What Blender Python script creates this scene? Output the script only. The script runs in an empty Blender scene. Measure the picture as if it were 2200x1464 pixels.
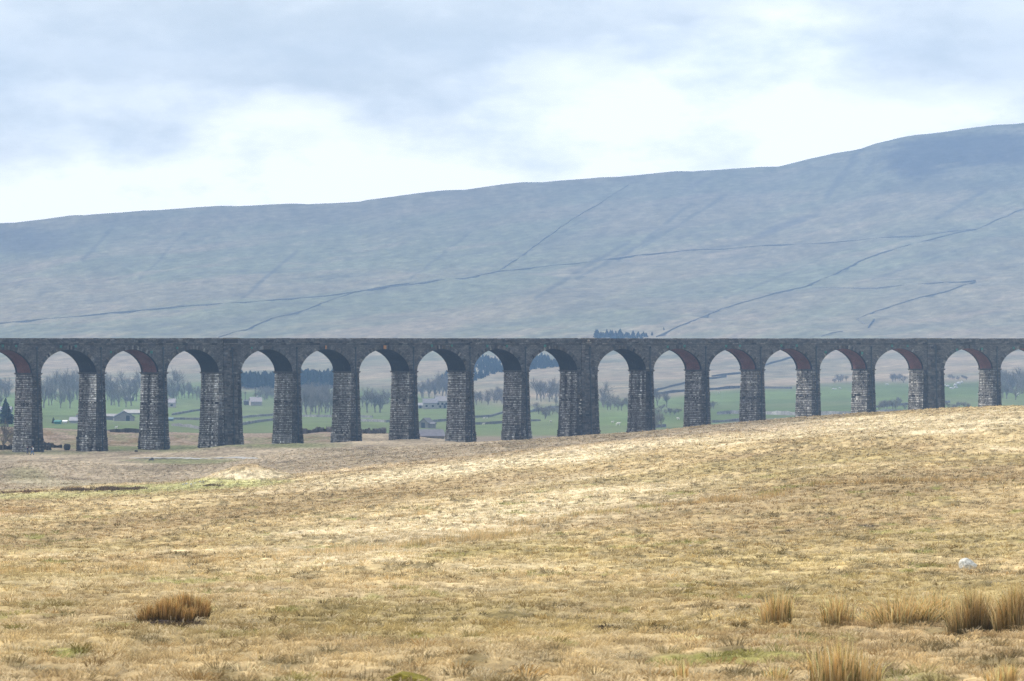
import bpy, math, random
import numpy as np
from mathutils import Vector, Matrix

random.seed(7)
RNG = np.random.default_rng(11)
F = 8600.0            # focal length in units of the 2200 px wide photograph
HZ = 732.0
ZC = 40.0             # eye height above the datum
scene = bpy.context.scene
COL = scene.collection

# ------------------------------------------------------------------ helpers
def link(o, parent=None):
    COL.objects.link(o)
    if parent is not None:
        o.parent = parent
    return o

def tag(o, label=None, cat=None, group=None, kind=None):
    if label: o["label"] = label
    if cat:
        o["category"] = cat
        if not kind: o["kind"] = "thing"
    if group: o["group"] = group
    if kind: o["kind"] = kind
    return o

def empty(name, loc=(0, 0, 0), rz=0.0):
    o = bpy.data.objects.new(name, None)
    o.location = loc
    o.rotation_euler = (0, 0, rz)
    o.empty_display_size = 0.2
    return link(o)

def mesh_np(name, verts, faces_flat, nper, mats, parent=None, col=None, smooth=False, uv=None, mi=None):
    """verts (n,3); faces_flat flat index array with nper verts per face"""
    verts = np.asarray(verts, dtype=np.float32)
    ff = np.asarray(faces_flat, dtype=np.int32).ravel()
    nf = len(ff) // nper
    me = bpy.data.meshes.new(name)
    me.vertices.add(len(verts)); me.vertices.foreach_set("co", verts.ravel())
    me.loops.add(len(ff)); me.loops.foreach_set("vertex_index", ff)
    me.polygons.add(nf)
    me.polygons.foreach_set("loop_start", np.arange(nf, dtype=np.int32) * nper)
    me.polygons.foreach_set("loop_total", np.full(nf, nper, dtype=np.int32))
    if smooth:
        me.polygons.foreach_set("use_smooth", np.ones(nf, dtype=bool))
    if mi is not None:
        me.polygons.foreach_set("material_index", np.asarray(mi, dtype=np.int32))
    if col is not None:
        a = me.color_attributes.new("Col", 'FLOAT_COLOR', 'POINT')
        c = np.ones((len(verts), 4), dtype=np.float32); c[:, :3] = col
        a.data.foreach_set("color", c.ravel())
    if uv is not None:
        u = me.uv_layers.new(name="UVMap")
        u.data.foreach_set("uv", np.asarray(uv, dtype=np.float32)[ff].ravel())
    me.update(calc_edges=True)
    me.validate()
    for m in (mats if isinstance(mats, (list, tuple)) else [mats]):
        me.materials.append(m)
    o = bpy.data.objects.new(name, me)
    return link(o, parent)

class MB:
    """collects polygons in python lists and links them as one mesh object"""
    def __init__(s): s.v = []; s.f = []; s.c = []; s.m = []; s.uv = []
    def poly(s, pts, c=(1, 1, 1), m=0, uv=None):
        b = len(s.v); s.v += [tuple(p) for p in pts]; s.c += [c] * len(pts)
        s.uv += (uv if uv else [(0, 0)] * len(pts))
        s.f.append(tuple(range(b, b + len(pts)))); s.m.append(m)
    def hexa(s, p, c=(1, 1, 1), m=0):
        """p: 8 points, bottom ring 0-3 ccw, top ring 4-7"""
        b = len(s.v); s.v += [tuple(q) for q in p]; s.c += [c] * 8; s.uv += [(0, 0)] * 8
        for q in ((0, 3, 2, 1), (4, 5, 6, 7), (0, 1, 5, 4), (1, 2, 6, 5), (2, 3, 7, 6), (3, 0, 4, 7)):
            s.f.append(tuple(b + k for k in q)); s.m.append(m)
    def box(s, x0, x1, y0, y1, z0, z1, c=(1, 1, 1), m=0):
        s.hexa([(x0, y0, z0), (x1, y0, z0), (x1, y1, z0), (x0, y1, z0),
                (x0, y0, z1), (x1, y0, z1), (x1, y1, z1), (x0, y1, z1)], c, m)
    def tube(s, a, b, ra, rb, n=6, c=(1, 1, 1), m=0):
        a = Vector(a); b = Vector(b); d = (b - a)
        if d.length < 1e-6: return
        d.normalize(); u = d.orthogonal().normalized(); w = d.cross(u)
        base = len(s.v)
        for P, r in ((a, ra), (b, rb)):
            for k in range(n):
                t = 2 * math.pi * k / n
                s.v.append(tuple(P + u * (r * math.cos(t)) + w * (r * math.sin(t)))); s.c.append(c); s.uv.append((0, 0))
        for k in range(n):
            k2 = (k + 1) % n
            s.f.append((base + k, base + k2, base + n + k2, base + n + k)); s.m.append(m)
        s.f.append(tuple(base + n + k for k in range(n))); s.m.append(m)
    def build(s, name, mats, parent=None, smooth=False):
        me = bpy.data.meshes.new(name)
        me.from_pydata(s.v, [], s.f)
        a = me.color_attributes.new("Col", 'FLOAT_COLOR', 'POINT')
        c = np.ones((len(s.v), 4), dtype=np.float32); c[:, :3] = np.array(s.c, dtype=np.float32)
        a.data.foreach_set("color", c.ravel())
        u = me.uv_layers.new(name="UVMap")
        idx = np.concatenate([np.array(f) for f in s.f])
        u.data.foreach_set("uv", np.array(s.uv, dtype=np.float32)[idx].ravel())
        me.polygons.foreach_set("material_index", np.array(s.m, dtype=np.int32))
        if smooth: me.polygons.foreach_set("use_smooth", np.ones(len(s.f), dtype=bool))
        for m in (mats if isinstance(mats, (list, tuple)) else [mats]): me.materials.append(m)
        me.update()
        return link(bpy.data.objects.new(name, me), parent)

def copy_tree(o, parent=None):
    c = o.copy(); COL.objects.link(c); c.parent = parent
    for ch in o.children: copy_tree(ch, c)
    return c

# ------------------------------------------------------------------ noise
def _h(ix, iy, seed):
    h = (ix.astype(np.int64) * 374761393 + iy.astype(np.int64) * 668265263 + seed * 1442695041) & 0xffffffff
    h = ((h ^ (h >> 13)) * 1274126177) & 0xffffffff
    h = (h ^ (h >> 16)) & 0xffffff
    return h.astype(np.float64) / 0xffffff
def vn(x, y, seed=0):
    x = np.asarray(x, float); y = np.asarray(y, float)
    ix = np.floor(x); iy = np.floor(y); fx = x - ix; fy = y - iy
    fx = fx * fx * (3 - 2 * fx); fy = fy * fy * (3 - 2 * fy)
    a = _h(ix, iy, seed); b = _h(ix + 1, iy, seed); c = _h(ix, iy + 1, seed); d = _h(ix + 1, iy + 1, seed)
    return (a + (b - a) * fx) + ((c + (d - c) * fx) - (a + (b - a) * fx)) * fy
def fbm(x, y, seed=0, o=4, g=.5):
    s = 0; a = 1; t = 0
    for k in range(o):
        s = s + a * vn(x * 2 ** k + 17.3 * k, y * 2 ** k - 9.1 * k, seed + k); t += a; a *= g
    return s / t
def cells(x, y, size, seed):
    """distance to the nearest jittered tussock centre (in cell units) and that tussock's own random number"""
    u = np.asarray(x, float) / size; v = np.asarray(y, float) / size; iu = np.floor(u); iv = np.floor(v)
    best = np.full(u.shape, 9.0); rid = np.zeros(u.shape)
    for a in (-1, 0, 1):
        for b in (-1, 0, 1):
            cx = iu + a; cy = iv + b
            dx = cx + .15 + .7 * _h(cx, cy, seed) - u; dy = cy + .15 + .7 * _h(cx, cy, seed + 1) - v
            rr_ = _h(cx, cy, seed + 2); dd = np.sqrt(dx * dx + dy * dy) / (.75 + .5 * rr_)
            k = dd < best; best = np.where(k, dd, best); rid = np.where(k, rr_, rid)
    return best, rid
def sst(a, b, x):
    t = np.clip((x - a) / (b - a), 0, 1); return t * t * (3 - 2 * t)

# ------------------------------------------------------------------ materials
def nodes(name):
    m = bpy.data.materials.new(name); m.use_nodes = True
    nt = m.node_tree; nt.nodes.clear()
    return m, nt, nt.nodes, nt.links
def principled(nt, rough=.95, spec=.15):
    out = nt.nodes.new("ShaderNodeOutputMaterial"); b = nt.nodes.new("ShaderNodeBsdfPrincipled")
    b.inputs["Roughness"].default_value = rough; b.inputs["Specular IOR Level"].default_value = spec
    nt.links.new(b.outputs[0], out.inputs[0]); return b, out
def noise_node(nt, scale, detail=6, rough=.6, vec=None):
    n = nt.nodes.new("ShaderNodeTexNoise"); n.inputs["Scale"].default_value = scale
    n.inputs["Detail"].default_value = detail; n.inputs["Roughness"].default_value = rough
    if vec is not None: nt.links.new(vec, n.inputs["Vector"])
    return n
def mapping(nt, src, sc=(1, 1, 1), loc=(0, 0, 0), rot=(0, 0, 0)):
    m = nt.nodes.new("ShaderNodeMapping"); m.inputs["Scale"].default_value = sc
    m.inputs["Location"].default_value = loc; m.inputs["Rotation"].default_value = rot
    nt.links.new(src, m.inputs["Vector"]); return m.outputs[0]
def ramp(nt, src, pts):
    r = nt.nodes.new("ShaderNodeValToRGB"); e = r.color_ramp.elements
    while len(e) < len(pts): e.new(.5)
    for k, (p, c) in enumerate(pts):
        e[k].position = p; e[k].color = (*c, 1) if len(c) == 3 else c
    nt.links.new(src, r.inputs[0]); return r.outputs[0]
def mix(nt, a, b, fac, mode='MIX'):
    m = nt.nodes.new("ShaderNodeMix"); m.data_type = 'RGBA'; m.blend_type = mode
    for sock, v in ((m.inputs[0], fac), (m.inputs[6], a), (m.inputs[7], b)):
        if hasattr(v, "links"): nt.links.new(v, sock)
        elif isinstance(v, (int, float)): sock.default_value = v
        else: sock.default_value = (*v, 1)
    return m.outputs[2]
def bump(nt, h, strength, dist, b):
    n = nt.nodes.new("ShaderNodeBump"); n.inputs["Strength"].default_value = strength
    n.inputs["Distance"].default_value = dist; nt.links.new(h, n.inputs["Height"])
    nt.links.new(n.outputs[0], b.inputs["Normal"])

def mat_attr(name, lo=.75, hi=1.25, scales=(1.5,), rough=.95, spec=.12, bmp=None, transl=0.0, stretch=(1, 1, 1)):
    """vertex colour of the thing, broken up by noise in object space"""
    m, nt, N, L = nodes(name)
    b, out = principled(nt, rough, spec)
    at = N.new("ShaderNodeAttribute"); at.attribute_name = "Col"
    tc = N.new("ShaderNodeTexCoord"); vec = mapping(nt, tc.outputs["Object"], stretch)
    c = at.outputs["Color"]; h = None
    for s in scales:
        n = noise_node(nt, s, 5, .65, vec)
        g = ramp(nt, n.outputs["Fac"], [(.3, (lo,) * 3), (.7, (hi,) * 3)])
        c = mix(nt, c, g, 1.0, 'MULTIPLY'); h = n.outputs["Fac"]
    L.new(c, b.inputs["Base Color"])
    if bmp and h is not None: bump(nt, h, bmp[0], bmp[1], b)
    if transl > 0:
        t = N.new("ShaderNodeBsdfTranslucent"); L.new(c, t.inputs["Color"])
        mx = N.new("ShaderNodeMixShader"); mx.inputs[0].default_value = transl
        L.new(b.outputs[0], mx.inputs[1]); L.new(t.outputs[0], mx.inputs[2]); L.new(mx.outputs[0], out.inputs[0])
    return m

def mat_plain(name, c, rough=.7, spec=.3, var=.15, scale=3.0):
    m, nt, N, L = nodes(name)
    b, out = principled(nt, rough, spec)
    tc = N.new("ShaderNodeTexCoord"); n = noise_node(nt, scale, 5, .6, tc.outputs["Object"])
    g = ramp(nt, n.outputs["Fac"], [(.3, tuple(x * (1 - var) for x in c)), (.7, tuple(min(1, x * (1 + var)) for x in c))])
    L.new(g, b.inputs["Base Color"]); return m

def mat_wall_brick(name, c1, c2, mortar, bw=.9, bh=.32, streak=False):
    """coursed masonry laid out in the wall's own metres (uv)"""
    m, nt, N, L = nodes(name)
    b, out = principled(nt, .95, .1)
    uv = N.new("ShaderNodeTexCoord").outputs["UV"]
    nz = noise_node(nt, .9, 3, .5, uv)
    vm = N.new("ShaderNodeVectorMath"); vm.operation = 'MULTIPLY_ADD'
    L.new(nz.outputs["Color"], vm.inputs[0]); vm.inputs[1].default_value = (.12, .12, 0); L.new(uv, vm.inputs[2])
    bt = N.new("ShaderNodeTexBrick"); bt.offset = .45; bt.squash = 1.0
    bt.inputs["Scale"].default_value = 1.0
    bt.inputs["Brick Width"].default_value = bw; bt.inputs["Row Height"].default_value = bh
    bt.inputs["Mortar Size"].default_value = .03; bt.inputs["Mortar Smooth"].default_value = .4
    bt.inputs["Bias"].default_value = -.1
    bt.inputs["Color1"].default_value = (*c1, 1); bt.inputs["Color2"].default_value = (*c2, 1)
    bt.inputs["Mortar"].default_value = (*mortar, 1)
    L.new(vm.outputs[0], bt.inputs["Vector"])
    n2 = noise_node(nt, .35, 6, .7, uv)
    g = ramp(nt, n2.outputs["Fac"], [(.3, (.6, .6, .62)), (.7, (1.35, 1.33, 1.3))])
    c = mix(nt, bt.outputs["Color"], g, 1.0, 'MULTIPLY')
    v2 = mapping(nt, uv, (1.3, 3.2, 1)); n3 = noise_node(nt, 1.6, 5, .75, v2)
    g3 = ramp(nt, n3.outputs["Fac"], [(.35, (.55, .56, .6)), (.52, (1, 1, 1)), (.72, (1.7, 1.68, 1.62))])
    c = mix(nt, c, g3, 1.0, 'MULTIPLY')
    if streak:                       # lime runs down the soffit, along the arch
        v3 = mapping(nt, uv, (1.8, .12, 1)); n4 = noise_node(nt, 2.2, 5, .7, v3)
        f = ramp(nt, n4.outputs["Fac"], [(.60, (0, 0, 0)), (.74, (.75, .75, .75))])
        c = mix(nt, c, (.17, .17, .175), f)
    L.new(c, b.inputs["Base Color"])
    bump(nt, n3.outputs["Fac"], .6, .08, b)
    return m

# ------------------------------------------------------------------ terrain
KN = {
 -1500: [(10,2100),(25,1640),(45,1464),(80,1345),(130,1245),(200,1180),(330,1110),(420,1090),(520,1070),(620,1040),(750,1010),(880,985),(980,965),(1080,940),(1200,935),(1400,930),(1500,922),(2000,890),(2500,855),(3000,825),(3400,790)],
 0:     [(10,2100),(25,1640),(45,1464),(80,1335),(130,1235),(200,1162),(330,1085),(420,1062),(520,1044),(620,1022),(750,996),(860,968),(980,943),(1060,918),(1150,922),(1300,930),(1500,920),(2000,885),(2500,848),(3000,815),(3400,780)],
 250:   [(10,2100),(25,1640),(45,1464),(80,1335),(130,1230),(200,1155),(330,1075),(420,1050),(520,1036),(620,1016),(750,990),(880,966),(980,948),(1080,924),(1200,930),(1400,930),(1500,921),(2000,885),(2500,848),(3000,815),(3400,780)],
 500:   [(10,2100),(25,1640),(45,1464),(80,1335),(130,1225),(200,1148),(330,1062),(420,1043),(520,1022),(620,997),(750,974),(890,961),(980,950),(1080,934),(1200,938),(1400,934),(1500,925),(2000,886),(2500,848),(3000,812),(3400,775)],
 750:   [(10,2100),(25,1640),(45,1464),(80,1335),(130,1222),(200,1138),(330,1048),(420,1020),(520,994),(620,975),(750,962),(905,949),(980,943),(1080,928),(1200,934),(1400,938),(1500,925),(2000,886),(2500,848),(3000,810),(3400,770)],
 1000:  [(10,2100),(25,1640),(45,1464),(80,1335),(130,1220),(200,1128),(330,1030),(420,995),(520,968),(620,957),(750,956),(915,953),(980,952),(1080,951),(1250,955),(1400,946),(1500,935),(1600,925),(2000,885),(2500,846),(3000,806),(3400,765)],
 1250:  [(10,2100),(25,1640),(45,1464),(80,1335),(130,1218),(200,1118),(330,1010),(420,970),(520,946),(600,938),(700,944),(935,962),(1100,968),(1250,962),(1400,945),(1500,930),(2000,884),(2500,842),(3000,800),(3400,760)],
 1500:  [(10,2100),(25,1640),(45,1464),(80,1335),(130,1215),(200,1106),(330,988),(420,943),(500,923),(560,918),(650,928),(950,958),(1200,963),(1400,940),(1600,912),(2000,878),(2500,838),(3000,796),(3400,755)],
 1850:  [(10,2100),(25,1640),(45,1464),(80,1335),(130,1212),(200,1090),(330,962),(420,914),(490,896),(550,892),(650,903),(975,945),(1200,955),(1500,918),(1700,890),(2000,866),(2500,830),(3000,790),(3400,748)],
 2200:  [(10,2100),(25,1640),(45,1464),(80,1335),(130,1208),(200,1078),(330,945),(420,894),(480,880),(540,876),(650,888),(990,930),(1200,950),(1500,912),(1700,885),(2000,858),(2500,822),(3000,782),(3400,740)],
 3700:  [(10,2100),(25,1640),(45,1464),(80,1330),(130,1190),(200,1050),(330,930),(420,885),(480,875),(540,870),(650,880),(990,920),(1200,935),(1500,900),(1700,880),(2000,850),(2500,815),(3000,775),(3400,730)],
}
RX = np.array([-1500, 0, 80, 160, 330, 420, 500, 640, 700, 770, 820, 900, 1000, 1100, 1300, 1380, 1430, 1500, 1600, 1670, 1740, 1800, 1850, 1880, 1930, 2000, 2100, 2200, 3700.])
RY = np.array([585, 480, 471, 462, 452, 446, 442, 438, 436, 433, 424, 414, 405, 394, 380, 373, 369, 366, 361, 357, 341, 329, 318, 307, 295, 284, 272, 262, 190.])
def pchip(xs, ys, x):
    xs = np.asarray(xs, float); ys = np.asarray(ys, float)
    h = np.diff(xs); dl = np.diff(ys) / h; m = np.zeros(len(xs))
    for k in range(1, len(xs) - 1):
        if dl[k - 1] * dl[k] > 0:
            w1 = 2 * h[k] + h[k - 1]; w2 = h[k] + 2 * h[k - 1]
            m[k] = (w1 + w2) / (w1 / dl[k - 1] + w2 / dl[k])
    m[0] = dl[0]; m[-1] = dl[-1]
    k = np.clip(np.searchsorted(xs, x) - 1, 0, len(xs) - 2)
    t = (np.asarray(x) - xs[k]) / h[k]
    return ((2 * t**3 - 3 * t**2 + 1) * ys[k] + (t**3 - 2 * t**2 + t) * h[k] * m[k]
            + (-2 * t**3 + 3 * t**2) * ys[k + 1] + (t**3 - t**2) * h[k] * m[k + 1])
DMIN, DMAX = 10.0, 6400.0
TX = np.linspace(-1500, 3700, 651)
TL = np.linspace(math.log(DMIN), math.log(DMAX), 900)
_d = np.exp(TL)
_kx = sorted(KN)
_near = np.array([pchip([math.log(p[0]) for p in KN[k]], [p[1] for p in KN[k]], np.minimum(TL, math.log(3400))) for k in _kx])
TY = np.array([pchip(_kx, _near[:, j], TX) for j in range(len(TL))]).T      # [X, d]
ridge_y = np.interp(TX, RX, RY)
ridge_d = 4750 + np.clip((TX + 400) * .22, 0, 700)
for i in range(len(TX)):
    y0 = TY[i, np.searchsorted(TL, math.log(3400)) - 1]
    far = _d > 3400
    t = (_d[far] - 3400) / (ridge_d[i] - 3400)
    g = np.where(t < 1, .72 * t + .28 * t**2.4, 1.0)
    yy = y0 + (ridge_y[i] - y0) * g
    over = _d[far] - ridge_d[i]
    yy = np.where(over > 0, ridge_y[i] + over * .09, yy)
    TY[i, far] = yy
TZ = (HZ - TY) / F * _d[None, :]
def _smooth(a, n):
    for _ in range(n):
        b = a.copy(); b[1:-1] = (a[:-2] + 2 * a[1:-1] + a[2:]) / 4; a = b
    return a
TZ = np.where(_d[None, :] < 3000, _smooth(TZ, 24), TZ)

def base_z(x, y):
    X = np.clip(1100 + F * x / y, TX[0], TX[-1] - 1e-3); l = np.clip(np.log(np.maximum(y, DMIN)), TL[0], TL[-1] - 1e-9)
    u = (X - TX[0]) / (TX[1] - TX[0]); v = (l - TL[0]) / (TL[1] - TL[0])
    i = u.astype(int); j = v.astype(int); i = np.minimum(i, len(TX) - 2); j = np.minimum(j, len(TL) - 2)
    fu = u - i; fv = v - j
    return (TZ[i, j] * (1 - fu) * (1 - fv) + TZ[i + 1, j] * fu * (1 - fv) + TZ[i, j + 1] * (1 - fu) * fv + TZ[i + 1, j + 1] * fu * fv)

MOUND = []   # (x, y, rx, ry, h)
def add_mound(Xc, d, rxpx, ry, hpx):
    MOUND.append(((Xc - 1100) / F * d, d, rxpx / F * d, ry, hpx / F * d))
add_mound(522, 432, 76, 16, 36); add_mound(565, 428, 50, 10, 9)
add_mound(905, 893, 120, 22, 8); add_mound(830, 850, 100, 26, 6)
add_mound(100, 640, 220, 32, 24); add_mound(330, 560, 160, 34, -14)
add_mound(-30, 560, 150, 30, 9); add_mound(640, 640, 160, 34, 10)
add_mound(560, 790, 150, 24, 8); add_mound(460, 800, 120, 18, 4); add_mound(200, 700, 180, 30, -5)
add_mound(60, 1010, 150, 18, 4); add_mound(560, 1000, 200, 14, 4); add_mound(330, 1020, 120, 12, 4)
def H(x, y, fine=True):
    x = np.asarray(x, float); y = np.asarray(y, float)
    z = base_z(x, y)
    for (mx, my, rx, ry, h) in MOUND:
        z = z + h * np.exp(-((x - mx) / rx)**2 - ((y - my) / ry)**2)
    near = 1 - sst(1100, 1500, y)
    z = z + near * sst(60, 350, y) * 1.1 * (fbm(x / 38, y / 60, 3, 3) - .5)
    z = z + near * .22 * (fbm(x / 5.5, y / 9, 21, 3) - .5) * 2 * sst(20, 60, y)
    far = sst(3000, 3600, y)
    # gullies and terraces of the fell, running down and to the left
    q = x * .9 + (y - 3400) * .55
    z = z + far * 30 * (fbm(q / 260, (y - x * .5) / 900, 40, 4) - .5) * sst(3300, 4200, y) * (1 - .9 * sst(4300, 4750, y))
    z = z + far * 8.0 * (fbm(q / 45, (y - x * .3) / 200, 50, 3) - .5) * (1 - .8 * sst(4400, 4750, y))
    mid = sst(1500, 1700, y) * (1 - far)
    z = z + mid * 2.2 * (fbm(x / 90, y / 160, 60, 3) - .5)
    if fine:
        a = near * np.where(y < 700, .16, .12)
        cd, cr = cells(x, y * .8, .46, 401)
        z = z + near * .075 * (cr + .3) * np.clip(1 - cd * cd * 1.6, 0, 1) * (1 - sst(350, 700, y) * .5) - near * .03
        z = z + a * .75 * (fbm(x / .7, y / 1.0, 70, 3) - .5) + near * .22 * (fbm(x / 2.2, y / 3.0, 75, 2) - .5)
    return z
def wz(x, y, fine=False): return float(H(np.array([float(x)]), np.array([float(y)]), fine)[0]) + ZC
_DD = np.exp(np.linspace(math.log(30), math.log(6200), 2600))
def at(X, Y, dmin=30, dmax=6000):
    """first ground point beyond dmin that the photograph shows at pixel X, Y"""
    d = _DD[(_DD >= dmin) & (_DD <= dmax)]
    x = (X - 1100) / F * d
    ys = HZ - H(x, d, False) / d * F
    k = np.nonzero(ys <= Y)[0]
    k = k[0] if len(k) else len(d) - 1
    return (float(x[k]), float(d[k]), float(H(x[k:k + 1], d[k:k + 1], False)[0]) + ZC)

# colour of the ground cover -------------------------------------------------
def C(*a): return np.array(a, dtype=float)
STRAW = C(.455, .355, .19); PALE = C(.60, .505, .335); TAN = C(.335, .248, .132); BROWN = C(.26, .165, .075)
OLIVE = C(.255, .205, .082); MOSS = C(.19, .20, .045); DULL = C(.46, .365, .25); GREEN = C(.19, .215, .085); PEAT = C(.035, .024, .018)
def lerp(a, b, t): return a + (b - a) * t[..., None]
def ell(X, Y, cx, cy, rx, ry, ang=0.0, soft=.5, nz=None):
    c, s = math.cos(ang), math.sin(ang)
    u = ((X - cx) * c + (Y - cy) * s) / rx; v = (-(X - cx) * s + (Y - cy) * c) / ry
    r = np.sqrt(u * u + v * v)
    if nz is not None: r = r + nz
    return 1 - sst(1 - soft, 1 + soft, r)
def near_color(x, y, z):
    X = 1100 + F * x / y; Y = HZ - (z) / y * F
    big = fbm(x / 26, y / 46, 5, 3); med = fbm(x / 6.5, y / 15, 15, 4); sm = fbm(x / 1.3, y / 2.6, 25, 3); ti = fbm(x / .42, y / .8, 35, 2)
    n3 = (med - .5) * 1.4
    c = np.broadcast_to(STRAW, X.shape + (3,)).copy()
    c = lerp(c, TAN, sst(.44, .68, big * .55 + med * .45))
    c = lerp(c, PALE, sst(.52, .74, 1 - (big * .4 + med * .6)) * .8)
    # broad zones of the moor
    ft = 1 - sst(300, 420, y)
    c = lerp(c, OLIVE * 1.15, ft * sst(.5, .66, fbm(x / 9, y / 26, 81, 4)) * .55)
    c = lerp(c, TAN * .88, ell(X, Y, 1650, 1066, 820, 34, -.10, .5, n3) * .85)        # long tan band on the right
    c = lerp(c, TAN * .9, ell(X, Y, 560, 1092, 640, 22, -.12, .5, n3) * .8)
    c = lerp(c, TAN * .95, ell(X, Y, 300, 1290, 500, 30, -.05, .6, n3) * .5)
    c = lerp(c, PALE * 1.03, ell(X, Y, 1090, 1098, 440, 36, -.12, .7, n3 * .9) * .8)      # pale middle sweep, strengthened as a painted band of light
    c = lerp(c, PALE * 1.04, ell(X, Y, 1150, 985, 560, 17, -.12, .5, n3 * .7) * .95)   # sunlight along the edge, painted in as paler turf
    c = lerp(c, PALE * .98, ell(X, Y, 1900, 915, 460, 18, -.045, .6, n3) * .8)
    c = lerp(c, OLIVE * 1.3, ell(X, Y, 1560, 1195, 420, 34, .02, .7, n3) * .5)
    c = lerp(c, OLIVE * 1.1, ell(X, Y, 1000, 1190, 90, 10, -.15, .6, n3) * .7)
    c = lerp(c, OLIVE * .9, ell(X, Y, 800, 1325, 620, 30, -.08, .8, n3) * .5)
    c = lerp(c, OLIVE, ell(X, Y, 1900, 1150, 330, 26, .0, .8, n3) * .45)
    c = lerp(c, STRAW * .95, ell(X, Y, 1000, 1430, 1500, 45, 0, .6, n3) * .5)
    # far side of the fold: dull fawn grass with green flats
    md = sst(380, 470, y + (big - .5) * 60) * (1 - sst(600, 900, X - 1000))
    dull = lerp(np.broadcast_to(DULL, X.shape + (3,)), DULL * .72, sst(.45, .65, med)); dull = lerp(dull, DULL * 1.25, sst(.5, .7, fbm(x / 14, y / 30, 91, 3)) * .8)
    c = lerp(c, dull, md * .9)
    g = [(60, 1068, 330, 8, 0.0, .6), (330, 1050, 190, 9, -.05, .85), (500, 1040, 110, 8, -.04, 1.0), (60, 1020, 50, 16, 0, .4), (30, 972, 45, 5, 0, .6),
         (390, 991, 95, 7, 0, .8), (200, 957, 100, 9, .05, 1.0), (330, 959, 120, 11, 0, .9), (600, 957, 120, 7, 0, .8), (130, 972, 60, 5, .02, .5)]
    for (cx, cy, rx, ry, an, w) in g:
        gc = C(.33, .325, .14) if cy > 1000 else GREEN
        c = lerp(c, gc, np.clip(ell(X, Y, cx, cy, rx, ry, an, .5, n3 * .8) * w, 0, 1) * sst(300, 380, y) * (1 - sst(930, 990, y)))
    c = lerp(c, C(.43, .41, .19), ell(X, Y, 505, 1034, 95, 9, 0, .4, n3 * .6) * sst(380, 400, y) * (1 - sst(450, 470, y)))
    c = lerp(c, PALE * 1.05, ell(X, Y, 540, 1020, 90, 11, 0, .3, n3 * .4) * sst(395, 410, y) * (1 - sst(450, 470, y)))
    c = lerp(c, PALE, ell(X, Y, 170, 1043, 130, 7, .06, .5, n3) * sst(420, 450, y) * .8)
    c = lerp(c, BROWN * .55, ell(X, Y, 215, 1053, 82, 5, 0, .4, n3) * sst(380, 400, y))
    c = lerp(c, BROWN * 1.1, ell(X, Y, 40, 1096, 70, 9, 0, .5, n3) * .6)
    # rough strip beyond the piers
    bh = sst(900, 960, y) * (1 - sst(700, 820, X))
    rough = lerp(np.broadcast_to(C(.27, .235, .13), X.shape + (3,)), C(.36, .27, .19), sst(.4, .6, fbm(x / 5, y / 14, 95, 3)))
    rough = lerp(rough, BROWN * .8, sst(.56, .7, fbm(x / 3, y / 8, 97, 3)) * .7)
    rough = lerp(rough, C(.36, .27, .20), sst(1010, 1060, y))
    c = lerp(c, rough, bh)
    # sedge tussock speckle
    amp = np.where(y < 200, 1.0, .8)
    k = 1 + amp * ((sm - .5) * .55 + (ti - .5) * .35)
    c = c * .96 * k[..., None]
    cd, cr = cells(x, y * .8, .46, 401)
    c = c * (1.12 - .55 * sst(.38, .85, cd) + .35 * (cr - .5))[..., None]      # paler on the tussocks, darker between them
    dark = sst(.57, .68, fbm(x / .55, y / 1.1, 45, 2)) * sst(.38, .58, med + .1) * (1 - sst(500, 800, y) * .6)
    c = lerp(c, C(.10, .082, .035), dark * .7)
    moss = sst(.70, .80, fbm(x / 2.4, y / 4, 47, 3)) * (1 - sst(250, 330, y)); c = lerp(c, MOSS, moss * .7)
    for (cx, cy, rx, ry) in ((1690, 1142, 34, 3.2), (1862, 1130, 26, 3.2), (1300, 1350, 24, 6), (365, 1338, 70, 9), (1470, 1350, 0.1, .1)):
        c = lerp(c, PEAT, ell(X, Y, cx, cy, rx, ry, .03, .4, n3 * .7))
    c = lerp(c, C(.13, .115, .025), ell(X, Y, 95, 1300, 60, 7, 0, .5, n3) * .6)
    return np.clip(c, 0.01, .8)

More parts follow.
